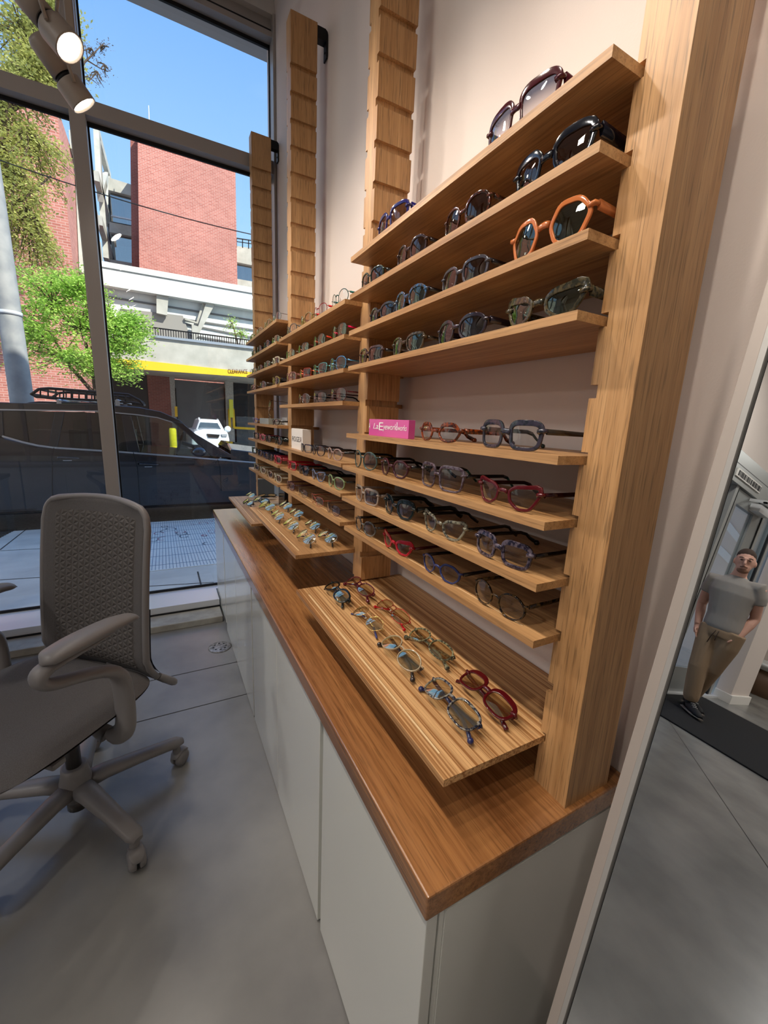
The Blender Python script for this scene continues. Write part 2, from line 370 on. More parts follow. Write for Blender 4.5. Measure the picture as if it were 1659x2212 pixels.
# ================================================================== shelves and trays
ST = .0127
ORD = ['top', 'second', 'third', 'fourth', 'fifth', 'sixth', 'seventh', 'eighth']
BAY = [('nearest bay', .3979, 1.1622, [10, 11, 12, 13, 15, 16, 17, 18], 20, -.3700),
       ('middle bay', 1.2041, 1.9714, [11, 12, 13, 14, 16, 17, 18], 19, -.3600),
       ('far bay', 2.0195, 2.7874, [10, 11, 12, 13, 15, 16, 17, 18], 20, -.3450)]
def shelf(name, xf, y0, y1, zt, m_, cat, label, group):
    rt = empty(name, (xf/2, (y0+y1)/2, zt-ST), label=label, cat=cat, group=group)
    mb = MB(); gx0, gx1 = xf+.022, xf+.027; ga_, gb = y0+.045, y1-.045   # routed groove near the front edge
    mb.box((xf, y0, zt-ST), (gx0, y1, zt)); mb.box((gx1, y0, zt-ST), (-.004, y1, zt)); mb.box((gx0, y0, zt-ST), (gx1, ga_, zt)); mb.box((gx0, gb, zt-ST), (gx1, y1, zt))
    mb.box((gx0, ga_, zt-ST), (gx1, gb, zt-.003))
    o = mb.build('board', m_, rt); o.location = -rt.location
    o = rbox((gx0+.0005, ga_+.001, zt-.003), (gx1-.0005, gb-.001, zt-.0012)).build('channel_strip', mat('pale_channel', srgb(226, 196, 150), .5), rt); o.location = -rt.location
for (bn, y0, y1, ks, kt, tx) in BAY:
    for i, k in enumerate(ks):
        xf = -.2165 if bn == 'nearest bay' else -.2140
        if bn == 'nearest bay' and k in (16, 17): xf = -.2265
        shelf('display_shelf', xf, y0, y1, ZS(k), WY, 'shelf', '%s oak shelf from the top in the %s' % (ORD[i], bn) if i else 'topmost oak shelf in the %s' % bn, 'oak shelves between the posts')
    lab = {'nearest bay': 'deep striped oak tray shelf nearest the camera, low over the worktop', 'middle bay': 'deep oak tray shelf in the middle bay crowded with thin metal glasses', 'far bay': 'deep oak tray shelf in the far bay by the window, bleached by daylight'}[bn]
    shelf('display_tray', tx, y0, y1, ZS(kt), WTRAY if bn == 'nearest bay' else WY, 'tray', lab, 'deep tray shelves above the worktop')
# ================================================================== leaning mirror
MA = R_(9.4); MT = Vector((math.sin(MA), 0, math.cos(MA))); MN = Vector((-math.cos(MA), 0, math.sin(MA)))
MB0 = Vector((-.3868, 0, .0052)); ML = 2.365
mr = empty('standing_mirror', (-.3868, -.35, 0), label='tall full-length mirror in pale frame leaning on the wall, reflecting the man', cat='mirror')
def mslab(mb, y0, y1, s0, s1, d0, d1):
    c = [MB0+MT*s+MN*d for (s, d) in ((s0, d0), (s1, d0), (s1, d1), (s0, d1))]
    mb.prism([(p.x, y0, p.z) for p in c], (0, y1-y0, 0))
ya, yb = -.92, .2260
f = MB(); fw_ = .0125
mslab(f, ya, yb, 0, fw_, -.032, 0); mslab(f, ya, yb, ML-fw_, ML, -.032, 0); mslab(f, ya, ya+fw_, fw_, ML-fw_, -.032, 0); mslab(f, yb-fw_, yb, fw_, ML-fw_, -.032, 0)
o = f.build('frame', mat('pale_taupe_frame', srgb(168, 158, 150), .42, metal=.2), mr, bevel=.001); o.location = -mr.location
f = MB(); a, b = fw_, .0055
mslab(f, ya+a, ya+a+b, a, ML-a, -.02, .001); mslab(f, yb-a-b, yb-a, a, ML-a, -.02, .001); mslab(f, ya+a, yb-a, a, a+b, -.02, .001); mslab(f, ya+a, yb-a, ML-a-b, ML-a, -.02, .001)
o = f.build('inner_trim', mat('brushed_trim', srgb(178, 176, 172), .35, metal=.4), mr, label='thin bright silver trim inside the frame'); o.location = -mr.location
f = MB(); a = fw_+b; mslab(f, ya+a, yb-a, a, ML-a, -.012, -.008)
o = f.build('shadow_gap', M_BLK, mr); o.location = -mr.location
M_MIR = mat('mirror_silver', (.86, .88, .87, 1), 0.0, metal=1.0)
f = MB(); a = fw_+b+.0025; mslab(f, ya+a, yb-a, a, ML-a, -.008, -.003)
o = f.build('mirror_glass', M_MIR, mr); o.location = -mr.location
# backboard
f = MB(); mslab(f, ya+.01, yb-.01, .01, ML-.01, -.03, -.012); o = f.build('backboard', M_BLK, mr); o.location = -mr.location
# ================================================================== floor bits
fd = empty('floor_drain', (-.491, 2.229, 0), label='round steel cover plate set in the concrete floor beside the cabinets', cat='floor cover')
MB().lathe((0, 0, .0), [(.058, 0), (.060, .002), (.056, .004), (.02, .005)], 28).build('cover_plate', mat('worn_steel', srgb(168, 164, 160), .45, metal=.5, noise=(60, .1, srgb(120, 116, 112))), fd)
sl = MB()
for k in range(8):
    t = k*math.pi/4; sl.box((math.cos(t)*.033-.005, math.sin(t)*.033-.003, .004), (math.cos(t)*.033+.005, math.sin(t)*.033+.003, .0062))
sl.build('slot', M_BLK, fd)
mt_ = rbox((-5.82, -.6, .001), (-4.00, 1.975, .013)).build('door_mat', mat('black_ribbed_mat', srgb(22, 22, 24), .95, bump=(300, .6)), bevel=.004, label='long black entrance mat on the floor under the man', cat='mat')
# ================================================================== lights in the room
M_LAMPB = mat('lamp_body_taupe', srgb(150, 138, 126), .45)
M_LENS = emis('lamp_lens', (1, .93, .82, 1), 30.0)
def spot_head(x, y, z, aim, label):
    rt = empty('track_spotlight', (x, y, z), label=label, cat='spotlight', group='spotlights along the ceiling track')
    A = Vector(aim).normalized(); n_ = 24
    h = MB(); h.lathe((0, 0, 0), [(.044, -.075), (.046, -.07), (.047, -.004), (.0475, 0), (.043, 0), (.041, -.012)], n_, A); h.build('head', M_LAMPB, rt)
    b = MB(); b.lathe(A*-.075, [(.033, .0), (.034, -.008), (.034, -.016)], n_, A); b.build('joint', M_BLK, rt)
    b = MB(); b.lathe(A*-.091, [(.038, 0), (.038, -.095), (.033, -.108), (.015, -.113)], n_, A); b.build('heat_sink', M_LAMPB, rt)
    s_ = A.cross(Vector((0, 0, 1))).normalized(); st = MB()
    top = 3.28-z
    for sg in (-1, 1):
        st.tube([A*-.05+s_*.049*sg, A*-.09+s_*.05*sg+Vector((0, 0, .07)), Vector((-.02, -.0, .17))+s_*.012*sg], .006, 6)
    st.build('yoke', M_LAMPB, rt)
    MB().box((-.034, -.02, .15), (-.006, .02, top)).build('stem', M_LAMPB, rt, bevel=.004)
    l_ = MB(); l_.lathe(A*-.009, [(.0405, 0), (.0405, .002)], n_, A); l_.build('lens', M_LENS, rt, label='glowing warm white lens')
    ld = bpy.data.lights.new('spot', 'SPOT'); ld.energy = SPOT_E; ld.spot_size = R_(92); ld.spot_blend = .75; ld.color = (1, .89, .77); ld.shadow_soft_size = .03
    lo = link(bpy.data.objects.new('lamp_light', ld)); lo.parent = rt; lo.location = A*.012; lo.rotation_euler = A.to_track_quat('-Z', 'Y').to_euler()
    return rt
LH = [(-.893, 1.942, 2.40), (-.893, 2.235, 2.40)]
track = rbox((-.925, -3.6, 3.28), (-.905, 2.45, 3.32)).build('track_rail', M_LAMPB, label='slim taupe ceiling track carrying the spotlights', cat='track')
for y in (-3.2, -1.2, .8, 2.3): MB().tube([(-.915, y, 3.32), (-.915, y, 3.75)], .004, 6).build('hanger_rod', M_LAMPB, track)
AIM = (.62, -.30, -.72)
spot_head(-.893, 1.942, 2.40, AIM, 'nearer of the two lit spotlights hanging before the window')
spot_head(-.893, 2.235, 2.40, (.62, .12, -.78), 'farther and lower-looking of the two lit spotlights hanging before the window')
for k, y in enumerate((1.55, 1.2, .85, .5, .15, -.25)):
    spot_head(-.893, y, 2.40, (.60, -.05, -.8), 'lit spotlight on the ceiling track above the top edge of the picture')
M_DIFF = emis('fill_diffuser', (1, .94, .86, 1), 7.0)
for k, (x, y) in enumerate(((-3.9, 1.0), (-5.0, -2.4), (-7.6, .6), (-7.6, -2.6))):  # unseen fill lamps added to brighten the room
    rt = empty('added_fill_panel', (x, y, 3.68), label='square fill light panel added on the ceiling, out of view', cat='fill light', group='added fill light panels')
    rbox((-.24, -.24, 0), (.24, .24, .07)).build('housing', M_CEIL, rt); rbox((-.21, -.21, -.006), (.21, .21, 0)).build('diffuser', M_DIFF, rt)
    ld = bpy.data.lights.new('panel', 'AREA'); ld.energy = PANEL_E; ld.size = .4; ld.color = (1, .96, .92)
    lo = link(bpy.data.objects.new('panel_light', ld)); lo.parent = rt; lo.location = (0, 0, -.02)

rt = empty('round_table', (-8.45, 2.25, 0), label='round pale table on brown drum base beyond the white pier, in the mirror', cat='table')
MB().lathe((0, 0, 0), [(.30, .0), (.30, .40)], 24).build('drum_base', mat('brown_veneer', srgb(104, 78, 58), .5), rt)
MB().lathe((0, 0, 0), [(.33, .40), (.36, .43), (.46, .46), (.46, .50), (.44, .505)], 32).build('table_top', mat('pale_grey_top', srgb(196, 200, 200), .35), rt)
for q in range(6): MB().box((-.004+.302*math.cos(q), -.004+.302*math.sin(q), .0), (.004+.302*math.cos(q), .004+.302*math.sin(q), .40)).build('batten', M_BLK, rt)
MB().lathe((-8.25, 2.05, .505), [(.03, 0), (.05, .03), (.05, .16), (.02, .2), (.02, .26)], 16).build('vase', mat('dark_glazed', srgb(30, 34, 36), .2), loc=(-8.25, 2.05, .505), label='dark bottle-shaped vase on the round table, in the mirror', cat='vase')

ra_ = MB()
for (ya0, z0_, ya1, z1_) in ((2.22, 1.75, 2.9, 2.35), (2.22, 1.5, 2.9, 1.95), (2.3, 1.2, 2.85, 1.45)): ra_.prism([(-6.715, ya0, z0_), (-6.715, ya1, z1_), (-6.715, ya1, z1_+.12), (-6.715, ya0, z0_+.1)], (.04, 0, 0))
struct(ra_, 'trim_4', mat('white_strut', srgb(236, 238, 236), .7))
# ================================================================== outside
SL = .085; YS0 = 2.97
def wz(y): return -.02-(y-YS0)*SL
PN = Vector((0, SL, 1)).normalized(); PP = Vector((0, YS0, -.02))
def gp(u, v): return hit(u, v, PP, PN)
YE = gp(300, 1130).y; ZE = wz(YE)
M_WALK = mat('sidewalk_concrete', srgb(216, 208, 194), .8, noise=(3, .2, srgb(194, 186, 174)), bump=(80, .3))
sw = MB(); sw.add([(-9, YS0, wz(YS0)), (7, YS0, wz(YS0)), (7, YE, ZE), (-9, YE, ZE), (-9, YE, ZE-.16), (7, YE, ZE-.16), (-9, YS0, -.4), (7, YS0, -.4)],
    [(0, 1, 2, 3), (3, 2, 5, 4), (0, 6, 7, 1)])
swo = struct(sw, 'sidewalk', M_WALK)
ZR = ZE-.13
st_ = rbox((-40, YE, ZR-.3), (40, 60, ZR)); struct(st_, 'street', mat('asphalt', srgb(96, 98, 100), .9, noise=(30, .2, srgb(116, 118, 120))))
# joints and grates on the sidewalk
jm = MB()
def gline(mb, a, b, w=.006, dz=.002):
    a, b = Vector(a), Vector(b); d = (b-a).normalized(); n = PN.cross(d)*w; o = PN*dz
    mb.add([a-n+o, b-n+o, b+n+o, a+n+o], [(0, 1, 2, 3)])
for (p, q) in (((0, 1190), (95, 1185)), ((0, 1253), (110, 1246)), ((60, 1141), (0, 1188)), ((300, 1268), (462, 1258)), ((427, 1235), (437, 1275)), ((0, 1143), (100, 1136)), ((100, 1185), (300, 1160))):
    gline(jm, gp(*p), gp(*q))
jm.build('joint', M_JOINT, swo)
A_, B_, C_, D_ = gp(312, 1128), gp(466, 1119), gp(470, 1222), gp(296, 1234)
x0, x1 = min(A_.x, D_.x), max(B_.x, C_.x)+.25; y0, y1 = (C_.y+D_.y)/2, (A_.y+B_.y)/2-.05
vt = empty('sidewalk_vault_cover', ((x0+x1)/2, (y0+y1)/2, wz((y0+y1)/2)), label='pale patterned vault cover with painted scrolls set in the sidewalk', cat='vault cover')
M_VLT = mat('pale_vault_steel', srgb(236, 232, 222), .6, noise=(20, .3, srgb(222, 218, 208)))
def vb(mb, xa, ya_, xb, yb_, h0, h1):
    P = [Vector((xa, ya_, wz(ya_)+h0)), Vector((xb, ya_, wz(ya_)+h0)), Vector((xb, yb_, wz(yb_)+h0)), Vector((xa, yb_, wz(yb_)+h0))]
    mb.prism(P, (0, 0, h1-h0))
f = MB(); vb(f, x0, y0, x1, y1, .0, .004); o = f.build('plate', M_VLT, vt); o.location = -vt.location
f = MB()
for k in range(44):
    x = x0+(x1-x0)*(k+.5)/44; vb(f, x-.0022, y0+.02, x+.0022, y1-.02, .004, .0055)
for k in range(8):
    y = y0+(y1-y0)*(k+.5)/8; vb(f, x0+.02, y-.004, x1-.02, y+.004, .004, .0055)
o = f.build('ribs', mat('vault_line', srgb(120, 134, 150), .7), vt); o.location = -vt.location
random.seed(5)
for nm, col, seeds in (('red_scroll', srgb(170, 120, 130), 14), ('grey_scroll', srgb(84, 96, 108), 12)):
    f = MB()
    for s_ in range(seeds):
        cx_ = random.uniform(x0+.12, x1-.1); cy_ = random.uniform(y0+.1, y1-.1) if nm[0] == 'g' else random.uniform((y0+y1)/2, y1-.1)
        r_ = random.uniform(.03, .09); ph = random.uniform(0, 6); tt = random.uniform(3, 6); P = []
        for i in range(18):
            a = ph+tt*i/17; rr = r_*(1-.035*i); P.append(Vector((cx_+math.cos(a)*rr, cy_+math.sin(a)*rr*2.0, 0)))
        for p in P: p.x = min(max(p.x, x0+.02), x1-.02); p.y = min(max(p.y, y0+.02), y1-.02)
        P = [Vector((p.x, p.y, wz(p.y))) for p in P]
        for a, b in zip(P[:-1], P[1:]):
            if (b-a).length > 1e-4: gline(f, a, b, .006, .0068)
    o = f.build(nm, mat(nm, col, .8), vt); o.location = -vt.location
a = gp(0, 1144); b = gp(24, 1163)
gq = empty('sidewalk_grate', ((a.x+b.x)/2-.2, (a.y+b.y)/2, wz((a.y+b.y)/2)), label='small dark steel grate in the sidewalk at the picture edge', cat='grate')
f = MB()
for k in range(9): vb(f, a.x-.3, b.y+(a.y-b.y)*k/9, gp(24, 1150).x, b.y+(a.y-b.y)*(k+.5)/9, 0, .006)
o = f.build('grate_bars', M_IRON, gq); o.location = -gq.location
# ---- helpers for the far side: outline traced at its own distance, given thickness
def slab(mb, pts, y, th): mb.prism([at(u, v, 1, y) for u, v in pts], (0, th, 0)); return mb
def beam(mb, p, q, y, w, th):
    a, b = at(*p, 1, y), at(*q, 1, y); d = (b-a).normalized(); n = Vector((d.z, 0, -d.x))*w
    mb.prism([a-n, b-n, b+n, a+n], (0, th, 0))
def brick(name, c1, c2, mortar, sc_=1.0):
    m_ = bpy.data.materials.new(name); m_.use_nodes = True; n = m_.node_tree.nodes; l = m_.node_tree.links; b = n['Principled BSDF']; b.inputs['Roughness'].default_value = .9
    t = n.new('ShaderNodeTexCoord'); sp = n.new('ShaderNodeSeparateXYZ'); cb = n.new('ShaderNodeCombineXYZ'); ad = n.new('ShaderNodeMath'); ad.operation = 'ADD'
    l.new(t.outputs['Object'], sp.inputs[0]); l.new(sp.outputs['X'], ad.inputs[0]); l.new(sp.outputs['Y'], ad.inputs[1]); l.new(ad.outputs[0], cb.inputs[0]); l.new(sp.outputs['Z'], cb.inputs[1])
    k = n.new('ShaderNodeTexBrick'); k.inputs['Scale'].default_value = 3.6*sc_; k.inputs['Color1'].default_value = c1; k.inputs['Color2'].default_value = c2; k.inputs['Mortar'].default_value = mortar
    k.inputs['Mortar Size'].default_value = .03; k.inputs['Brick Width'].default_value = .85; k.inputs['Row Height'].default_value = .28
    l.new(cb.outputs[0], k.inputs['Vector'])
    z = n.new('ShaderNodeTexNoise'); z.inputs['Scale'].default_value = .6; z.inputs['Detail'].default_value = 5; mm = n.new('ShaderNodeMixRGB'); mm.blend_type = 'MULTIPLY'; mm.inputs[0].default_value = .5
    r = n.new('ShaderNodeValToRGB'); r.color_ramp.elements[0].position = .3; r.color_ramp.elements[0].color = (.6, .6, .6, 1); r.color_ramp.elements[1].position = .7; l.new(t.outputs['Object'], z.inputs['Vector']); l.new(z.outputs['Fac'], r.inputs[0])
    l.new(k.outputs['Color'], mm.inputs[1]); l.new(r.outputs[0], mm.inputs[2]); l.new(mm.outputs[0], b.inputs['Base Color']); return m_
M_BR = brick('red_brick', srgb(196, 126, 110), srgb(176, 104, 90), srgb(206, 168, 156)); M_BRD = brick('shaded_dark_brick', srgb(148, 84, 72), srgb(132, 72, 62), srgb(150, 116, 106))
M_CW = mat('weathered_concrete', srgb(196, 194, 182), .9, noise=(1.6, .25, srgb(160, 158, 146)), bump=(8, .3))
M_CWH = mat('white_concrete', srgb(226, 228, 222), .85, noise=(1.2, .25, srgb(206, 210, 204)))
M_YEL = mat('safety_yellow', srgb(236, 190, 34), .6); M_DOORG = mat('roller_door_grey', srgb(96, 98, 98), .6, noise=(2, .3, srgb(84, 86, 86)))
M_WGL = glassy('far_window_glass', (.30, .36, .40, 1), f0=.30)
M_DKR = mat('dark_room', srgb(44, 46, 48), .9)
# portal with the yellow clearance band
pt = empty('parking_portal', (0, 20, ZR), label='concrete parking portal with yellow clearance band across the street', cat='building')
def ploc(o, r): o.location = Vector(o.location)-Vector(r.location)
def part(mb, name, m_, r, **k):
    o = mb.build(name, m_, r, **k); o.location = -Vector(r.location); return o
f = MB(); slab(f, [(206, 722), (334, 726), (600, 758), (640, 820), (560, 807), (275, 779), (206, 776)], 20, 1.4); part(f, 'beam', M_CW, pt)
f = MB(); slab(f, [(206, 773), (300, 778), (600, 810), (600, 826), (540, 815), (275, 796), (206, 790)], 19.96, .05); yb_ = part(f, 'clearance_band', M_YEL, pt)
f = MB(); slab(f, [(328, 723), (620, 756), (620, 762), (328, 728)], 19.9, 1.6); part(f, 'coping', mat('lead_coping', srgb(140, 150, 160), .5), pt)
c = at(340, 793, 1, 20); d = at(560, 808, 1, 20)
f = MB(); f.box((c.x-2.0, 20.1, c.z-.05), (d.x+4, 25, c.z+.1)); part(f, 'soffit', M_CW, pt)
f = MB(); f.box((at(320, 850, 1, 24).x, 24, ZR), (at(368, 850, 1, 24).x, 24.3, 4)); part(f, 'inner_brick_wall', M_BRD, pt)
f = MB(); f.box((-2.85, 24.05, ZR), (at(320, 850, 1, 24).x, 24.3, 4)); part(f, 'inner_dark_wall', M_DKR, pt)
f = MB(); f.box((at(368, 850, 1, 24).x, 24, ZR), (at(379, 850, 1, 24).x, 24.3, 4)); f.box((at(486, 850, 1, 24).x, 23.8, ZR), (at(503, 850, 1, 24).x, 24.3, 4)); part(f, 'pier', M_CONC, pt)
def lp(u): return at(u, 850, 1, 24).x
f = MB(); f.box((lp(379), 24.1, ZR), (lp(487), 24.2, at(430, 824, 1, 24).z)); part(f, 'roller_door', M_DOORG, pt)
f = MB(); f.box((lp(378), 24.0, ZR), (lp(381), 24.1, at(380, 838, 1, 24).z)); f.box((lp(484), 24.0, ZR), (lp(487), 24.1, at(480, 838, 1, 24).z)); part(f, 'door_track', M_BLK, pt)
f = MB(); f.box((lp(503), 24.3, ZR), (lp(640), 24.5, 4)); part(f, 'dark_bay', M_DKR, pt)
f = MB(); f.box((lp(510), 24.2, ZR+.2), (lp(560), 24.25, at(530, 900, 1, 24).z)); part(f, 'dim_door', M_DOORG, pt)
def yel(pts, y): 
    for p, q in pts: beam(MBY, p, q, y, .06, .06)
MBY = MB(); yel([((495, 885), (497, 925)), ((504, 885), (506, 925)), ((494, 885), (506, 885)), ((506, 924), (560, 927))], 23.7); part(MBY, 'yellow_guard', M_YEL, pt)
MBY = MB(); yel([((380, 878), (381, 900))], 23.7); part(MBY, 'yellow_edge', M_YEL, pt)
f = MB(); beam(f, (499, 863), (500, 902), 23.6, .10, .04); sgn = part(f, 'height_sign', mat('sign_yellow', srgb(226, 222, 70), .6), pt)
def text3(s_, size, m_, M, parent=None, name='lettering', ext=.002, shear=0.0, align='LEFT', sx_=1.0):
    cu = bpy.data.curves.new(name, 'FONT'); cu.body = s_; cu.size = size; cu.extrude = ext; cu.shear = shear; cu.align_x = align; cu.resolution_u = 3
    t = bpy.data.objects.new(name, cu); sc.collection.objects.link(t); dg = bpy.context.evaluated_depsgraph_get(); dg.update()
    me = bpy.data.meshes.new_from_object(t.evaluated_get(dg)); me.name = name; bpy.data.objects.remove(t)
    me.transform(Matrix.Diagonal((sx_, 1, 1, 1))); me.transform(M); me.materials.clear(); me.materials.append(m_)
    o = link(bpy.data.objects.new(name, me)); o.parent = parent; return o
M_INK = mat('dark_red_paint', srgb(92, 40, 22), .7)
a = at(492.5, 806.0, 1, 19.94); b = at(526, 808, 1, 19.94); wdt = (b-a).length
Mx = Matrix.Translation(a)@Matrix.Rotation(math.atan2(b.z-a.z+.03, b.x-a.x), 4, Vector((0, -1, 0)))@Matrix.Rotation(R_(90), 4, 'X')
o = text3('CLEARANCE  12\'', .25, M_INK, Mx, yb_, sx_=.60); o.name = 'lettering'; k_ = max(v.co.x for v in o.data.vertices)-min(v.co.x for v in o.data.vertices)
# balcony railing over the portal
f = MB(); ra, rb = at(300, 712, 1, 20.6), at(600, 742, 1, 20.6); zt = at(430, 722, 1, 20.6).z; zb = at(328, 723, 1, 19.9).z+.012
f.box((ra.x, 20.58, zt), (rb.x, 20.62, zt+.05))
for k in range(60): x = ra.x+(rb.x-ra.x)*k/59; f.box((x, 20.59, zb), (x+.03, 20.61, zt))
rl = f.build('terrace_railing', M_IRON, loc=((ra.x+rb.x)/2, 20.6, zb), label='thin black metal railing along the terrace above the yellow band', cat='railing')
# pergola band and slanting struts
pg = empty('concrete_canopy', (2, 21, 5), label='wide white concrete band with slanting struts below the brick tower', cat='building')
f = MB(); slab(f, [(206, 561), (216, 563), (620, 634), (620, 682), (216, 614), (206, 612)], 21.5, .4); part(f, 'band', M_CWH, pg)
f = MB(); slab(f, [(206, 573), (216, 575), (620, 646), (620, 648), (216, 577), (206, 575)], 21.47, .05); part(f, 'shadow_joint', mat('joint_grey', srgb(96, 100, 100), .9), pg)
f = MB()
slab(f, [(338, 637), (364, 641), (361, 681), (338, 676)], 21.65, .2); slab(f, [(446, 652), (465, 656), (422, 735), (416, 733), (414, 700), (428, 705)], 21.65, .2)
slab(f, [(400, 691), (430, 700), (446, 655), (438, 652), (424, 695), (398, 686)], 21.8, .1)
part(f, 'strut', M_CW, pg)
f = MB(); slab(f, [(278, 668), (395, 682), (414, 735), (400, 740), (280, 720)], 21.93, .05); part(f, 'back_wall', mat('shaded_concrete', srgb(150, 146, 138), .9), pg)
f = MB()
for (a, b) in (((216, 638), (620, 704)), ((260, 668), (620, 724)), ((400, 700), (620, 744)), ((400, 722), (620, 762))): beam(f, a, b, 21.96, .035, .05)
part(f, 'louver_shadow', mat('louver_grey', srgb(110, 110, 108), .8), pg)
f = MB(); slab(f, [(212, 600), (620, 660), (620, 762), (212, 740)], 22.02, .3); part(f, 'white_backdrop_wall', M_CWH, pg)
# brick tower
tw = empty('brick_tower', (2, 27, 5), label='tall plain red brick tower against the blue sky', cat='building')
f = MB(); slab(f, [(297, 281), (508, 338), (513, 620), (301, 585)], 27, 5); f.box((at(303, 600, 1, 27).x, 27.2, ZR), (at(505, 600, 1, 27).x, 31.5, at(303, 585, 1, 27).z)); part(f, 'wall', M_BR, tw)
f = MB(); slab(f, [(281, 278), (297, 281), (301, 600), (285, 600)], 27.6, 4); part(f, 'recessed_side_strip', M_BRD, tw)  # tower brick again, with the recess shade put into its darker colour
f = MB(); an = at(322, 255, 1, 29); f.tube([an-Vector((0, 0, 4)), an, at(321, 228, 1, 29)], .025, 5); part(f, 'antenna', M_SILL, tw)
# glazed block beside the tower
gb_ = empty('concrete_office_block', (-3, 32, 5), label='concrete office block with dark ribbon windows left of the brick tower', cat='building')
f = MB(); slab(f, [(234, 383), (282, 398), (287, 424), (234, 410)], 32, 3)
slab(f, [(236, 479), (292, 490), (293, 512), (236, 501)], 32, 3); slab(f, [(238, 560), (296, 570), (296, 600), (238, 590)], 32, 3); part(f, 'spandrel', M_CW, gb_)
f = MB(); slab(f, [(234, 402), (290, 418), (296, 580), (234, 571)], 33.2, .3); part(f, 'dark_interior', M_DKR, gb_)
for (pp, nm) in (([(238, 412), (288, 426), (292, 488), (240, 478)], 'window'), ([(240, 506), (294, 516), (297, 575), (242, 566)], 'window')):
    f = MB(); slab(f, pp, 32.3, .04); part(f, nm, M_WGL, gb_)
f = MB(); slab(f, [(244, 528), (294, 536), (295, 566), (246, 560)], 32.8, .05); part(f, 'curtain', mat('pale_curtain', srgb(170, 182, 190), .8), gb_)
f = MB(); slab(f, [(240, 464), (292, 474), (292, 477), (240, 467)], 32.25, .1); part(f, 'window_rail', M_SILL, gb_)
# block right of the tower
rb_ = empty('roof_terrace_block', (5, 30, 5), label='pale concrete block with roof railing right of the brick tower', cat='building')
f = MB(); slab(f, [(505, 530), (640, 552), (640, 592), (505, 565)], 30, 3); slab(f, [(500, 600), (640, 625), (640, 680), (500, 660)], 30, 3); part(f, 'spandrel', M_CW, rb_)
f = MB(); slab(f, [(505, 562), (640, 585), (640, 630), (505, 608)], 30.3, .1); part(f, 'window', M_WGL, rb_)
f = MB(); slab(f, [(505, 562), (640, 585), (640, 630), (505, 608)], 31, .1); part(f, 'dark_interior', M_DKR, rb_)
f = MB(); beam(f, (508, 514), (640, 534), 30, .03, .04); beam(f, (508, 521), (640, 541), 30, .02, .04)
for u in (511, 524, 537, 560): beam(f, (u, 514+(u-508)*.15), (u, 533+(u-508)*.15), 30, .03, .04)
part(f, 'roof_railing', M_IRON, rb_)
# brick building on the left with slanting concrete struts
lb = empty('brick_building', (-12, 18, 5), label='red brick building with slanting concrete struts behind the trees at left', cat='building')
f = MB(); xr = at(150, 500, 1, 18).x
f.box((-16, 18, ZR), (xr, 27.8, at(60, 205, 1, 18).z)); part(f, 'wall', M_BR, lb)
f = MB()
def sidebeam(mb, p, q, w):
    a, b = at(*p, 0, xr+.02), at(*q, 0, xr+.02); d = (b-a).normalized(); n = Vector((0, -d.z, d.y))*w
    mb.prism([a-n, b-n, b+n, a+n], (.25, 0, 0))
for (a, b, w_) in (((203, 285), (210, 412), .35), ((203, 285), (231, 384), .28), ((201, 378), (236, 500), .22), ((224, 378), (210, 425), .2), ((208, 474), (238, 566), .22), ((214, 429), (224, 560), .22), ((228, 380), (236, 568), .35), ((203, 520), (212, 600), .2), ((160, 260), (175, 600), .3), ((150, 300), (200, 480), .3)): sidebeam(f, a, b, w_)
part(f, 'strut', M_CW, lb)
f = MB(); slab(f, [(110, 545), (180, 560), (202, 565), (202, 598), (110, 590)], 20, 1); part(f, 'ledge', M_CWH, lb)
# utility pole and wire
up_ = empty('utility_pole', (at(60, 900, 1, 9.5).x, 9.5, ZR), label='tall pale painted utility pole at the left picture edge', cat='pole')
b0 = at(48, 868, 1, 9.5); b1 = at(-16, 420, 1, 9.5); dd = (b1-b0); f = MB(); f.tube([b0-dd*.35, b0, b1, b1+dd*.6], [.185, .165, .15, .13], 16); part(f, 'pole', mat('pale_painted_steel', srgb(172, 172, 168), .6, noise=(4, .2, srgb(132, 136, 138))), up_)
f = MB(); q = b0+dd*.45; f.tube([q-dd.normalized()*.03, q+dd.normalized()*.03], .17, 16); part(f, 'strap', M_SILL, up_)
f = MB()
a, b = at(-40, 332, 1, 12.), at(560, 510, 1, 12.); P = [a.lerp(b, t/12)-Vector((0, 0, .1*4*(t/12)*(1-t/12))) for t in range(13)]; f.tube(P, .012, 5)
f.build('overhead_wire', M_BLK, loc=a, label='single black overhead wire crossing in front of the brick tower', cat='wire')
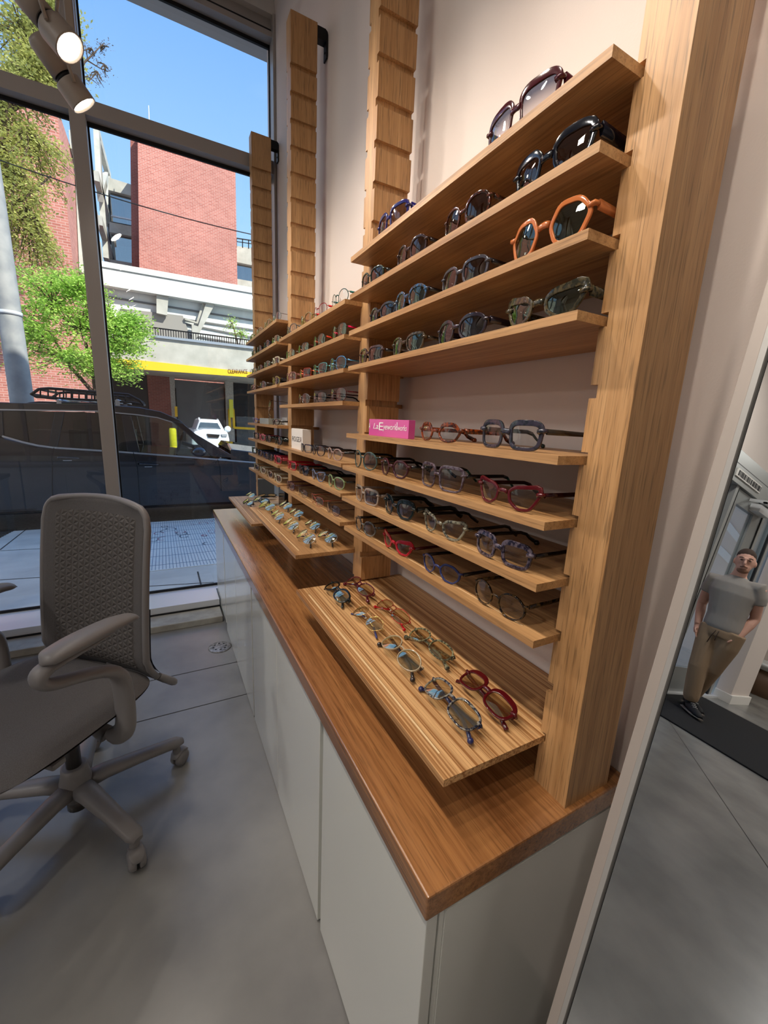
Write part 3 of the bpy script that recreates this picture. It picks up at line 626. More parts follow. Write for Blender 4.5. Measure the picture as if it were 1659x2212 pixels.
# ---- trees
def leaf_tree(name, label, cat, trunk, crown, nleaf, leafm, seed, size=.09, barkm=None, twigs=26):
    random.seed(seed); rt = empty(name, trunk[0], label=label, cat=cat)
    B = barkm or mat('bark', srgb(92, 74, 60), .9); f = MB()
    for br_ in trunk[1]: f.tube(br_[0], br_[1], 6)
    blobs = crown; tips = []
    for (c_, r_) in blobs:
        for k in range(twigs):
            dv = Vector((random.gauss(0, 1), random.gauss(0, 1), random.gauss(0, 1))).normalized(); c0 = Vector(c_)
            e = c0+Vector((dv.x*r_[0], dv.y*r_[1], dv.z*r_[2]))*random.uniform(.6, 1.05)
            s_ = c0.lerp(Vector(trunk[1][0][0][-1]), .25); mid = s_.lerp(e, .5)+Vector((random.uniform(-.1, .1), 0, random.uniform(-.1, .1)))
            f.tube([s_, mid, e], [.02, .012, .005], 3, cap=False); tips.append((s_, mid, e))
    o = f.build('branches', B, rt); o.location = -rt.location
    lf_ = MB(); vs = []; fs = []
    for k in range(nleaf):
        s_, m2, e = random.choice(tips); t = random.random()**.6
        p = (s_.lerp(m2, t*2) if t < .5 else m2.lerp(e, t*2-1))+Vector((random.gauss(0, 1), random.gauss(0, 1), random.gauss(0, .8)))*size*1.1
        q = Euler((random.uniform(-.9, .9), random.uniform(-.9, .9), random.uniform(0, 6.3))).to_matrix(); s2 = size*random.uniform(.5, 1.0)
        i = len(vs); vs += [p+q@Vector(w)*s2 for w in ((0, -.5, 0), (.24, 0, .03), (0, .5, 0), (-.24, 0, .03))]; fs.append((i, i+1, i+2, i+3))
    lf_.add(vs, fs); o = lf_.build('foliage', leafm, rt); o.location = -rt.location
def leafmat(name, c1, c2):
    m_ = mat(name, c1, .6, noise=(1.5, .25, c2)); n = m_.node_tree.nodes; l = m_.node_tree.links; b = n['Principled BSDF']
    tl = n.new('ShaderNodeBsdfTranslucent'); mx_ = n.new('ShaderNodeMixShader'); mx_.inputs[0].default_value = .45; src = b.inputs['Base Color'].links[0].from_socket
    l.new(src, tl.inputs[0]); l.new(b.outputs[0], mx_.inputs[1]); l.new(tl.outputs[0], mx_.inputs[2]); l.new(mx_.outputs[0], n['Material Output'].inputs[0]); return m_
LG = leafmat('spring_leaf', srgb(206, 232, 120), srgb(164, 206, 92)); LO = leafmat('olive_leaf', srgb(216, 216, 130), srgb(176, 178, 104))
def A(u, v, y): return at(u, v, 1, y)
yt = 12.5; tb = A(215, 900, yt); tb.z = ZR
trk = (tb, [([tb, A(205, 820, yt), A(185, 740, yt)], [.09, .06, .03]), ([A(212, 860, yt), A(150, 790, yt), A(110, 720, yt)], [.05, .035, .02]), ([A(205, 850, yt), A(240, 760, yt), A(255, 680, yt)], [.05, .03, .015])])
cr_ = [((A(170, 700, yt)), (1.0, .9, .75)), ((A(95, 640, yt)), (.8, .8, .8)), ((A(60, 720, yt)), (.7, .7, .6)), ((A(240, 680, yt)), (.65, .7, .6)), ((A(275, 745, yt)), (.7, .6, .35)), ((A(130, 780, yt)), (1.1, .8, .45)), ((A(250, 800, yt)), (.75, .6, .35)), ((A(290, 700, yt)), (.35, .4, .3)), ((A(150, 600, yt)), (.6, .6, .35))]
leaf_tree('maple_tree', 'low bright green maple spreading behind the parked dark car', 'tree', trk, cr_, 24000, LG, 11, .105)
yt = 14.0; tb = A(-60, 900, yt); tb.z = ZR
trk = (tb, [([tb, A(-40, 600, yt), A(10, 250, yt), A(60, 60, yt)], [.2, .15, .1, .05]), ([A(-30, 500, yt), A(60, 420, yt), A(110, 380, yt)], [.07, .04, .02]), ([A(10, 250, yt), A(90, 190, yt), A(150, 170, yt)], [.06, .035, .02])])
cr_ = [((A(40, 60, yt)), (1.3, 1, 1.1)), ((A(95, 110, yt)), (.9, .9, 1.1)), ((A(30, 200, yt)), (1.1, 1, .6)), ((A(60, 350, yt)), (.9, .9, .9)), ((A(20, 450, yt)), (.8, .8, .9)), ((A(100, 170, yt)), (.7, .8, .5)), ((A(-30, 300, yt)), (1.0, .9, 1.2)), ((A(120, 30, yt)), (.5, .7, .6)), ((A(60, 560, yt)), (.7, .7, .6))]
leaf_tree('street_tree', 'tall yellow green street tree filling the upper left window panes', 'tree', trk, cr_, 30000, LO, 12, .115, twigs=34)
yt = 13.5; tb = A(150, 200, yt)
trk = (tb, [([tb, A(182, 135, yt), A(200, 118, yt), A(225, 92, yt)], [.03, .022, .016, .006]), ([A(188, 130, yt), A(212, 145, yt), A(232, 155, yt)], [.018, .012, .005]), ([A(150, 170, yt), A(190, 165, yt), A(215, 185, yt)], [.018, .012, .005]), ([A(190, 130, yt), A(186, 108, yt), A(182, 92, yt)], [.012, .008, .004])])
leaf_tree('tree_branch', 'thin budding branch reaching into the sky beside the hanging spotlights', 'branch', trk, [((A(222, 100, yt)), (.16, .2, .14)), ((A(226, 155, yt)), (.18, .2, .14)), ((A(205, 175, yt)), (.22, .2, .16)), ((A(190, 110, yt)), (.14, .2, .12))], 420, leafmat('bud_leaf', srgb(140, 128, 110), srgb(120, 112, 96)), 13, .055, twigs=5)
yt = 20.9; tb = A(515, 748, yt); tb.z = zb+.02
leaf_tree('terrace_shrub', 'small wispy shrub growing on the terrace over the yellow band', 'shrub', (tb, [([tb, A(508, 720, yt), A(500, 690, yt)], [.04, .03, .01]), ([tb, A(525, 715, yt)], [.03, .01])]), [((A(522, 728, yt)), (.45, .3, .4)), ((A(500, 705, yt)), (.4, .3, .5))], 500, LG, 14, .11, twigs=9)
# ---- small white car across the street
wc = empty('white_car', (A(457, 930, 17).x, 17, ZR), label='small white car facing us before the grey roller door', cat='car')
M_WCAR = mat('white_car_paint', srgb(224, 232, 234), .25, coat=.6)
def WQ(u, v, y=17): return at(u, v, 1, y)
f = MB(); slab(f, [(414, 942), (420, 932), (440, 927), (480, 928), (492, 933), (496, 950), (496, 985), (414, 980)], 17, 3.8); part(f, 'body', M_WCAR, wc, bevel=.08)
f = MB(); slab(f, [(422, 932), (430, 908), (434, 905), (470, 907), (475, 911), (486, 931)], 18.2, 2.4); part(f, 'cabin', M_WCAR, wc, bevel=.06)
f = MB(); slab(f, [(427, 929), (433, 912), (470, 914), (479, 930)], 18.15, .06); part(f, 'windshield', M_WGL, wc)
f = MB(); slab(f, [(447, 937), (475, 939), (472, 946), (450, 945)], 16.96, .06); part(f, 'grille', M_BLK, wc)
f = MB(); slab(f, [(478, 938), (491, 938), (490, 943), (480, 943)], 16.96, .06); f2 = MB(); part(f, 'headlight', mat('lamp_clear', srgb(150, 156, 160), .1), wc)
f = MB(); f.ball(WQ(492, 927, 18), .13, 8, 5); part(f, 'side_mirror', M_WCAR, wc)
f = MB(); f.tube([WQ(431, 910, 18.4), WQ(429, 903, 18.8), WQ(431, 903, 19.5)], .03, 5); f.tube([WQ(473, 911, 18.4), WQ(470, 906, 18.8), WQ(469, 906, 19.5)], .03, 5); part(f, 'roof_rail', M_SILL, wc)
bo = MB(); q = WQ(374, 948, 15.5); bo.lathe((q.x, 15.5, ZR), [(.11, 0), (.11, WQ(374, 925, 15.5).z-ZR-.05), (.08, WQ(374, 925, 15.5).z-ZR)], 12)
bo.build('bollard', mat('bright_yellow', srgb(250, 232, 30), .5), loc=(q.x, 15.5, ZR), label='bright yellow bollard seen through the dark car windows', cat='bollard')
# ---- dark SUV parked at the kerb
YC = 7.2
def S(u, v, y=YC): return at(u, v, 1, y)
M_NAVY = mat('dark_navy_paint', srgb(17, 19, 27), .14, coat=1.0, metal=.0); M_CGL = glassy('car_glass', (.82, .86, .85, 1), f0=.06); M_CGD = glassy('privacy_glass', (.30, .31, .32, 1), f0=.06)
M_CHR = mat('bright_trim', srgb(200, 206, 214), .18, metal=.8)
sv = empty('parked_suv', (S(250, 1000).x, YC+.9, ZR), label='dark navy SUV parked at the kerb with black roof basket', cat='car')
CW = 1.85
def sec(mb, pts, th=.03, y=YC): mb.prism([S(u, v, y) for u, v in pts], (0, th, 0))
zb = ZR+.28
def SB(u): p = S(u, 1060); return (p.x, YC, zb)
f = MB(); bot = [S(700, 1015), S(700, 1090)]
top = [(-230, 930), (-60, 925), (5, 943), (50, 954), (81, 961), (117, 965), (260, 974), (415, 986.5), (470, 990), (549, 997), (640, 1010), (690, 1030)]
P3 = [S(u, v) for u, v in top]; xe = P3[-1].x; xs = P3[0].x
poly = [Vector((p.x, YC, p.z)) for p in P3]+[Vector((xe+.12, YC, P3[-1].z-.25)), Vector((xe+.1, YC, zb)), Vector((xs, YC, zb))]
f.prism(poly, (0, CW, 0)); part(f, 'body', M_NAVY, sv, bevel=.05, seg=3)
f = MB(); hy = S(477, 952, YC+CW-.1); hz = S(549, 986.5).z
f.prism([S(500, 985), S(549, 989), S(640, 1004), S(685, 1024), S(685, 1034), S(500, 1000)], (0, CW, 0)); 
hd = MB(); za = S(509, 977).z+.07; xa_ = S(500, 985).x; xb_ = S(640, 1004).x
hd.add([(xa_, YC+.08, za-.03), (xb_, YC+.12, za-.16), (xb_, YC+CW-.12, za-.16), (xa_, YC+CW-.08, za-.03), (xa_, YC+.45, za+.05), (xb_, YC+.5, za-.08), (xb_, YC+CW-.5, za-.08), (xa_, YC+CW-.45, za+.05), (xa_, YC+.08, za-.3), (xb_, YC+.12, za-.4), (xb_, YC+CW-.12, za-.4), (xa_, YC+CW-.08, za-.3)],
   [(0, 1, 5, 4), (4, 5, 6, 7), (7, 6, 2, 3), (0, 4, 7, 3), (1, 2, 6, 5), (8, 9, 1, 0), (3, 2, 10, 11)], False); part(hd, 'hood', M_NAVY, sv, bevel=.02)
f = MB()  # roof and pillars as one pressed shell
roof = [(-230, 878), (0, 869), (72, 871), (210, 873), (300, 880), (347, 889), (387, 907), (395, 913), (369, 910.5), (332, 900), (297, 898), (211, 889), (72, 887), (-230, 892)]
f.prism([S(u, v) for u, v in roof], (0, CW, 0))
for y in (YC, YC+CW-.06):
    o_ = (y-YC)
    for pp in ([(369, 908), (396, 915), (423, 938), (512, 990), (457, 986), (423, 952), (396, 930)], [(262, 897), (283, 898), (302, 976), (275, 975)], [(-230, 885), (-60, 886), (5, 889), (8, 944), (-60, 930), (-230, 930)], [(118, 889), (140, 889), (124, 966), (104, 963)]):
        f.prism([S(u, v)+Vector((0, o_, 0)) for u, v in pp], (0, .06, 0))
part(f, 'roof_shell', M_NAVY, sv, bevel=.008)
for (pp, gm, nm) in (([(0, 888), (128, 889), (112, 966), (81, 961), (5, 943)], M_CGD, 'quarter_window'), ([(132, 889), (270, 897), (284, 975), (118, 965)], M_CGD, 'rear_door_window'), ([(281, 898), (332, 901), (369, 911), (396, 928), (456, 981), (454, 986), (304, 977)], M_CGL, 'front_door_window')):
    for y in (YC+.025, YC+CW-.03):
        f = MB(); f.prism([S(u, v)+Vector((0, y-YC, 0)) for u, v in pp], (0, .004, 0)); part(f, nm, gm, sv)
f = MB(); a, b = S(392, 912), S(505, 984); f.add([a+Vector((0, .1, 0)), b+Vector((0, .06, 0)), b+Vector((0, CW-.06, 0)), a+Vector((0, CW-.1, 0)), ], [(0, 1, 2, 3)]); part(f, 'windshield', glassy('windshield_glass', (.55, .6, .58, 1), f0=.12), sv)
f = MB()
def strip(mb, pts, w, th=.012, off=.0):
    for p, q in zip(pts[:-1], pts[1:]):
        a, b = S(*p), S(*q); d = (b-a).normalized(); n = Vector((-d.z, 0, d.x))*w
        mb.prism([a-n+Vector((0, -.01-off, 0)), b-n+Vector((0, -.01-off, 0)), b+n+Vector((0, -.01-off, 0)), a+n+Vector((0, -.01-off, 0))], (0, th, 0))
strip(f, [(5, 942), (50, 955), (81, 962), (117, 967), (260, 976), (415, 988), (550, 999), (640, 1012)], .012); part(f, 'window_trim', M_CHR, sv, label='bright metal strip under the windows')
f = MB(); strip(f, [(-60, 884), (72, 886), (211, 888), (297, 896), (340, 902), (372, 912)], .008); part(f, 'roof_trim', M_CHR, sv)
f = MB(); strip(f, [(117, 967), (113, 985), (113, 1060), (118, 1140)], .004, .006); strip(f, [(288, 977), (297, 1010), (303, 1100)], .004, .006); strip(f, [(470, 992), (475, 1010), (478, 1060)], .004, .006); part(f, 'door_gap', M_BLK, sv)
for (u, v) in ((148, 988), (322, 1002)):
    f = MB(); p = S(u, v); f.tube([p+Vector((-.14, 0, .0)), p+Vector((-.1, -.04, 0)), p+Vector((.1, -.04, -.01)), p+Vector((.14, 0, -.01))], .016, 6); part(f, 'door_handle', M_NAVY, sv, bevel=0)
    f = MB(); f.box((p.x-.06, YC-.045, p.z-.045), (p.x+.04, YC-.01, p.z-.035)); part(f, 'handle_glint_plate', M_CHR, sv)
f = MB(); p = S(428, 975); f.ball(p+Vector((0, -.12, 0)), .13, 12, 8, (.85, .7, .6)); f.tube([p+Vector((0, .02, -.06)), p+Vector((0, -.1, -.03))], .03, 6); part(f, 'side_mirror', M_NAVY, sv)
for ux in (560, -110):
    x = S(ux, 1040).x
    for y in (YC+.02, YC+CW-.24):
        f = MB(); f.lathe((x, y, ZR+.36), [(.22, 0), (.34, .0), (.36, .04), (.36, .18), (.34, .22)], 28, (0, 1, 0)); wh = part(f, 'wheel', M_BLK, sv)
        f = MB(); f.lathe((x, y-.005, ZR+.36), [(.22, 0), (.2, .02), (.05, .0)], 20, (0, 1, 0)); o = f.build('hub_cap', M_SILL, wh)
        
f = MB()
for (u, yo) in ((315, .35), (315, 1.1), (200, .35), (200, 1.1)):
    p = S(u, 985); f.box((p.x-.3, YC+yo, p.z-.55), (p.x-.16, YC+yo+.45, S(300, 935).z)); f.box((p.x-.26, YC+yo+.1, S(300, 935).z), (p.x-.2, YC+yo+.35, S(300, 915).z))
part(f, 'seats', mat('dark_seat', srgb(48, 48, 52), .7), sv)
f = MB(); p = S(395, 955); q0 = p+Vector((-.02, .4, -.02)); P = [q0+Vector((.06*math.sin(a*.524), .17*math.cos(a*.524), .17*math.sin(a*.524))) for a in range(13)]; f.tube(P, .014, 6); f.tube([q0, q0+Vector((.2, 0, -.08))], .03, 6); part(f, 'steering_wheel', M_BLK, sv)
f = MB(); f.box((S(430, 980).x, YC+.1, S(430, 985).z-.3), (S(475, 985).x, YC+CW-.1, S(430, 976).z)); part(f, 'dashboard', mat('dash', srgb(40, 42, 44), .7), sv)
# roof rails and basket
f = MB()
for y in (YC+.12, YC+CW-.12):
    o_ = Vector((0, y-YC, 0)); f.tube([S(27, 880)+o_, S(60, 872)+o_, S(81, 870)+o_, S(210, 873)+o_, S(300, 882)+o_, S(335, 893)+o_], .022, 6)
part(f, 'roof_rail', M_IRON, sv)
bk = empty('roof_basket', (S(180, 860).x, YC+.9, S(180, 870).z), label='black tubular cargo basket carried on the SUV roof', cat='roof basket')
y0, y1 = YC+.28, YC+CW-.28; O = lambda y: Vector((0, y-YC, 0))
zt0 = lambda u: (u-60)*.045
bp, tp_ = [(56, 850), (66, 856), (280, 868), (305, 872)], [(54, 851), (72, 838.5), (95, 836.5), (275, 851), (300, 864), (306, 872)]
f = MB()
for y in (y0, y1):
    f.tube([S(u, v)+O(y) for u, v in tp_], .019, 6); f.tube([S(u, v)+O(y) for u, v in bp], .016, 6)
for (u, v) in ((72, 838.5), (275, 851), (56, 850), (305, 872)): f.tube([S(u, v)+O(y0), S(u, v)+O(y1)], .018, 6)
part(f, 'rim', M_IRON, bk)
f = MB()
for k in range(12):
    u = 76+k*17.5
    for y in (y0, y1): f.tube([S(u, 838.5+(u-72)*.062)+O(y), S(u, 856.5+(u-66)*.057)+O(y)], .010, 5)
part(f, 'upright', M_IRON, bk, kind='stuff') if False else part(f, 'side_bars', M_IRON, bk)
f = MB()
for k in range(9):
    u = 86+k*23; f.tube([S(u, 857+(u-66)*.057)+O(y0), S(u, 857+(u-66)*.057)+O(y1)], .012, 5)
part(f, 'floor_slats', M_SILL, bk)
f = MB()
for u in (124, 252):
    for y in (YC+.12, YC+CW-.12):
        f.box(tuple(S(u-4, 876)+O(y-.03)), tuple(S(u+5, 864)+O(y+.03)))
    f.tube([S(u, 864)+O(YC+.05), S(u, 864)+O(YC+CW-.05)], .016, 6)
part(f, 'crossbar_clamp', M_CHR, bk)

cr2 = empty('concrete_ramp_building', (-24, 17, ZR), label='sunlit pale concrete ramp building glimpsed through the entrance door glass', cat='building')
f = MB(); f.box((-44, 17, ZR), (-16.2, 20, 9)); part(f, 'wall', M_CW, cr2)
f = MB()
for k in range(4): f.prism([(-42+k*7, 16.6, ZR+1+k*.3), (-34+k*7, 16.6, ZR+4.2+k*.3), (-34+k*7, 16.6, ZR+5+k*.3), (-42+k*7, 16.6, ZR+1.8+k*.3)], (0, .4, 0))
part(f, 'ramp_beams', M_CWH, cr2)
struct(rbox((-6.7, 2.2, -.12), (-4.5, 2.98, -.02)), 'door_step', M_WALK)
# ================================================================== eyewear
def outline(kind, a, b, n=36):
    """lens outline as (x, z), x outwards (+ = temple side)"""
    P = []
    poly = {'hex': [(-.95, .1), (-.5, 1), (.45, 1), (1, .3), (.6, -.8), (0, -1), (-.62, -.8)],
            'oct': [(-.95, .35), (-.45, 1), (.4, 1), (1, .45), (.92, -.3), (.45, -1), (-.4, -1), (-.9, -.3)],
            'cat': [(-.92, .35), (-.5, .72), (.35, .85), (1.05, 1.0), (.92, .1), (.5, -.9), (-.25, -1), (-.8, -.45)],
            'way': [(-.95, .6), (-.5, .95), (.5, 1), (1.0, .85), (.88, -.3), (.5, -1), (-.35, -1), (-.82, -.5)],
            'geo': [(-.85, .25), (-.35, 1), (.6, 1), (1.02, .62), (.62, -.92), (-.3, -1), (-.78, -.45)]}
    if kind in poly:
        q = poly[kind]; rnd = .26; m_ = len(q); c = []
        for i in range(m_):
            p0, p1, p2 = Vector(q[i-1]), Vector(q[i]), Vector(q[(i+1) % m_]); a0 = p1.lerp(p0, rnd); a2 = p1.lerp(p2, rnd)
            for t in (0, .33, .67, 1): c.append(a0*(1-t)**2+p1*2*t*(1-t)+a2*t*t)
        # resample evenly
        L = [0]
        for i in range(len(c)): L.append(L[-1]+(c[(i+1) % len(c)]-c[i]).length)
        for k in range(n):
            s_ = L[-1]*k/n; i = max(j for j in range(len(c)) if L[j] <= s_+1e-9); f = (s_-L[i])/max(L[i+1]-L[i], 1e-9)
            p = c[i].lerp(c[(i+1) % len(c)], f); P.append((p.x*a, p.y*b))
        if sum(P[i][0]*P[(i+1) % n][1]-P[(i+1) % n][0]*P[i][1] for i in range(n)) < 0: P.reverse()
        return P
    e = {'round': 2.0, 'panto': 2.4, 'oval': 2.1, 'square': 4.2, 'soft': 3.0}[kind]
    for k in range(n):
        t = 2*math.pi*k/n; c, s_ = math.cos(t), math.sin(t)
        x = math.copysign(abs(c)**(2/e), c); z = math.copysign(abs(s_)**(2/e), s_)
        w_ = 1+.08*z if kind in ('square', 'soft') else (1+.07*z if kind == 'panto' else 1)
        P.append((x*a*w_, z*b))
    return P
def ring(mb, P, side, cx_, cz_, r, t, brow, curve, m_=8):
    n = len(P); vs = []
    for i in range(n):
        p = Vector(P[i]); tn = (Vector(P[(i+1) % n])-Vector(P[i-1])).normalized(); nn = Vector((tn.y, -tn.x))
        zz = max(0, p.y)/max(1e-6, max(q[1] for q in P)); hw = r/2*(1+brow*zz*zz)
        c = p+nn*hw
        cr_c = min(hw, t/2)*.42
        prof = [(hw, t/2-cr_c), (hw-cr_c, t/2), (-hw+cr_c, t/2), (-hw, t/2-cr_c), (-hw, -t/2+cr_c), (-hw+cr_c, -t/2), (hw-cr_c, -t/2), (hw, -t/2+cr_c)]
        for k in range(8):
            ox, oy = prof[k]
            x = (c.x+nn.x*ox)*side+cx_; z = c.y+nn.y*ox+cz_
            vs.append((x, oy+curve*x*x, z))
    fs = []
    for i in range(n):
        for k in range(m_):
            a = i*m_+k; b = i*m_+(k+1) % m_; c = ((i+1) % n)*m_+(k+1) % m_; d = ((i+1) % n)*m_+k; fs.append((a, b, c, d))
    mb.add(vs, fs, True)
FM = {}
def plastic(rgb, mott=None, metal=0, rough=.12):
    k = (rgb, mott, metal)
    if k not in FM:
        if not metal: rgb = tuple(int(c*.88) for c in rgb); mott = tuple(int(c*.86) for c in mott) if mott else None
        FM[k] = mat('frame_%d_%d_%d_%d%s' % (rgb+(metal, '' if not mott else '_m%d' % mott[0])), srgb(*rgb), rough if not metal else .25, metal=.9 if metal else 0, coat=.0 if metal else .35,
                    noise=(150, .07, srgb(*mott)) if mott else None)
    return FM[k]
LENS = {'clear': glassy('lens_clear', (.93, .95, .94, 1), (1, 1, 1, 1), .05), 'ar': glassy('lens_coated', (.90, .92, .84, 1), (1, .95, .62, 1), .46),
        'brown': glassy('lens_brown', (.28, .20, .17, 1), (1, .90, .80, 1), f0=.08), 'green': glassy('lens_green', (.20, .25, .14, 1), (.9, 1, .85, 1), .10), 'grey': glassy('lens_grey', (.20, .20, .22, 1), f0=.07),
        'grad': glassy('lens_gradient', (.16, .18, .26, 1), f0=.05, grad=(.80, .74, .76, 1)), 'ltgreen': glassy('lens_pale_green', (.50, .56, .34, 1), (.9, 1, .8, 1), .14), 'violet': glassy('lens_violet_tint', (.62, .58, .66, 1), f0=.08), 'yellow': glassy('lens_yellow', (.78, .66, .30, 1), f0=.06)}
def glasses(w, h, shape, rgb, lens='clear', metal=0, rim=None, brow=.3, temple=None, tip=None, ball=0, mott=None, folded=False, tlen=.142, n=32, th=None):
    """front centre-bottom at the origin, facing -Y, temples towards +Y; returns list of parts"""
    rt = empty('sunglasses' if lens in ('brown', 'green', 'grey', 'grad') else 'eyeglasses')
    r = rim if rim is not None else (.0013 if metal else .0045); t = .0012 if metal else .0038; br = .015 if not metal else .018
    a = (w-br-4*r)/4-(.001 if metal else .0015); b = h/2-r*(1+brow*.5)*1.0; c = br/2+r+a; P = outline(shape, a, b, n); zc = r+b; cv = 2.2
    fm = plastic(rgb, mott, metal); mb = MB()
    if metal: brow = 0
    for sd_ in (-1, 1): ring(mb, P, sd_, sd_*c, zc, r, t, brow, cv, 8)
    zb = zc+b*(.30 if not metal else .42); bw = br/2+r*.4
    bp = [(x*bw, cv*(x*bw)**2-.001, zb+(1-x*x)*(.003 if metal else .002)) for x in (-1, -.5, 0, .5, 1)]
    mb.tube(bp, (r*.8 if metal else r*.85), 6 if metal else 8, flat=(1, .6, (0, 1, 0)) if not metal else None)
    zh = zc+b*(.52 if not metal else .45); xo = w/2
    for sd_ in (-1, 1):
        x0 = sd_*(c+a*.93); y0 = cv*x0*x0; y1 = cv*xo*xo+.004
        if metal: mb.tube([(x0, y0, zh), (sd_*xo, y0, zh), (sd_*xo, y1, zh)], .001, 5)
        else: mb.tube([(x0, y0, zh), (sd_*(xo-.002), y0+.0005, zh+.001), (sd_*(xo-.001), y1, zh+.001)], [r*.8, r*.75, r*.6], 6)
    fr = mb.build('frame_front', fm, rt); wn_ = fr.modifiers.new('weighted', 'WEIGHTED_NORMAL'); wn_.weight = 80
    lm = MB()
    for sd_ in (-1, 1):
        l_ = MB(); m_ = len(P); vs = [(sd_*c, cv*c*c-.0006-.0012, zc)]
        for rr in (.5, 1.0):
            for p in P: x = p[0]*sd_*rr+sd_*c; vs.append((x, cv*x*x-.0006*(1-rr)-.0012*(1-rr*rr), zc+p[1]*rr))
        fs = [(0, 1+i, 1+(i+1) % m_) for i in range(m_)]+[(1+i, 1+m_+i, 1+m_+(i+1) % m_, 1+(i+1) % m_) for i in range(m_)]
        l_.add(vs, fs, True); l_.build('lens', LENS[lens], rt)
    tm = plastic(temple if temple else rgb, None if temple else mott, metal); y1 = cv*xo*xo+.004
    tc_ = plastic(tip, None, 0) if tip else None
    tht = (th or (.0016 if metal else .0035))
    for sd_ in (-1, 1):
        if not folded:
            p0 = Vector((sd_*(xo-.001), y1, zh)); e = Vector((sd_*(xo-.008), y1+tlen*.70, zh-.002)); f_ = Vector((sd_*(xo-.011), y1+tlen*.86, max(.008, zh-.014))); g = Vector((sd_*(xo-.013), y1+tlen, max(.0035, zh-.032)))
            path = [p0, p0.lerp(e, .5)+Vector((sd_*.002, 0, 0)), e, e.lerp(f_, .5)+Vector((0, .003, .002)), f_, f_.lerp(g, .5), g]
            upv = (1, 0, 0)
        else:
            yo = y1+.002+(.004 if sd_ > 0 else 0); dn = .004 if sd_ > 0 else -.003
            p0 = Vector((sd_*(xo-.002), y1-.002, zh)); p1 = Vector((sd_*(xo-.008), yo, zh-.001)); e = Vector((-sd_*(xo*.45), yo+.001, zh-.008+dn)); f_ = Vector((-sd_*(xo*.78), yo+.001, zh-.016+dn)); g = Vector((-sd_*(xo+.004), yo, max(.004, zh-.034+dn)))
            path = [p0, p1, p1.lerp(e, .5), e, f_, g]; upv = (0, 1, 0)
        tb_ = MB(); m_ = len(path); rad = [tht*(.62 if metal else 1.0)]*m_
        if not metal: rad = [tht*1.05, tht*.95, tht*.85, tht*.8, tht*.85, tht*.95, tht*.9][:m_]
        fl_ = (1.25, .42, upv) if not metal else (1.2, .7, upv)
        if tc_ and m_ > 4:
            tb_.tube(path[:4], rad[:4], 6, flat=fl_); o = tb_.build('temple', tm, rt)
            t2 = MB(); t2.tube(path[3:], [.0022]*(m_-3), 6, flat=(1.3, .6, upv)); t2.ball(path[-1], .0045 if ball else .0024, 8, 5); t2.build('temple_tip', tc_, o)
        else:
            tb_.tube(path, rad, 6, flat=fl_)
            if ball: tb_.ball(path[-1], .0058, 10, 6)
            tb_.build('temple', tm, rt)
    if metal:
        for sd_ in (-1, 1):
            q = MB(); q.tube([(sd_*(c-a*.93), cv*c*c*.3, zc+b*.15), (sd_*(c-a*.93), .006, zc+.0), (sd_*(br*.36), .0075, zc-b*.1)], .0005, 4); q.ball((sd_*(br*.34), .0075, zc-b*.15), .0035, 8, 5, (.5, .4, 1)); q.build('nose_pad', LENS['clear'] if False else plastic((214, 206, 196)), rt)
    return rt
SHN = {}
def put_on_shelf(bay, k, uv, h, shape, rgb, lens, lab, group, yaw=0, front=.016, **kw):
    bn, y0, y1, ks, kt, tx = BAY[bay]; xf = (-.2165 if bay == 0 else -.214)
    if bay == 0 and k in (16, 17): xf = -.2265
    X_ = xf+front; pa = at(uv[0], uv[1], 0, X_); pb = at(uv[2], uv[3], 0, X_); yc = (pa.y+pb.y)/2; w = abs(pa.y-pb.y)
    w = max(.122, min(.150, w)); 
    yc = min(max(yc, y0+w/2-.02), y1-w/2+.02)
    g = glasses(w, h, shape, rgb, lens, **kw); g.location = (X_, yc, ZS(k)+.0004); g.rotation_euler = (0, 0, R_(-90+yaw)); tag(g, lab, 'sunglasses' if g.name.startswith('sun') else 'glasses', group); return g
N_, M_, F_ = 'nearest bay', 'middle bay', 'far bay'
GS, GO = 'sunglasses on the upper shelves', 'optical frames on the lower shelves'
TORT, TM = (44, 26, 16), (128, 66, 26)
P0 = put_on_shelf
# nearest bay, from the top
P0(0, 10, (1041, 303, 1207, 165), .055, 'square', (70, 16, 26), 'grad', 'burgundy square sunglasses with grey gradient lenses on the topmost nearest shelf', GS, rim=.0055, brow=.8, th=.006, n=44)
P0(0, 10, (806.8, 501.5, 877.8, 445), .052, 'square', (34, 26, 96), 'brown', 'deep blue square sunglasses at far end of the topmost nearest shelf', GS, rim=.005, brow=.5, th=.006)
P0(0, 11, (1102, 391, 1286, 257), .054, 'way', (12, 14, 26), 'brown', 'chunky glossy black-blue sunglasses at near end of second nearest shelf', GS, rim=.006, brow=.8, th=.0075, n=44)
P0(0, 11, (952.7, 499, 1053.6, 434), .052, 'panto', TORT, 'brown', 'dark tortoiseshell rounded sunglasses, second from near end of second nearest shelf', GS, mott=(90, 40, 20), brow=.2)
P0(0, 11, (851.8, 562, 917, 527), .048, 'panto', (52, 28, 22), 'brown', 'brown rounded sunglasses, third from near end of second nearest shelf', GS, brow=.2, temple=(30, 14, 12))
P0(0, 11, (775.8, 614, 823.5, 588), .042, 'soft', (46, 60, 50), 'brown', 'small dark green-rimmed sunglasses at far end of second nearest shelf', GS, rim=.003, temple=(26, 26, 24))
P0(0, 12, (1091, 541, 1280, 446.5), .058, 'hex', (212, 122, 66), 'green', 'orange hexagonal sunglasses with green lenses on the third nearest shelf', GS, rim=.0055, brow=.3, th=.0055, n=44)
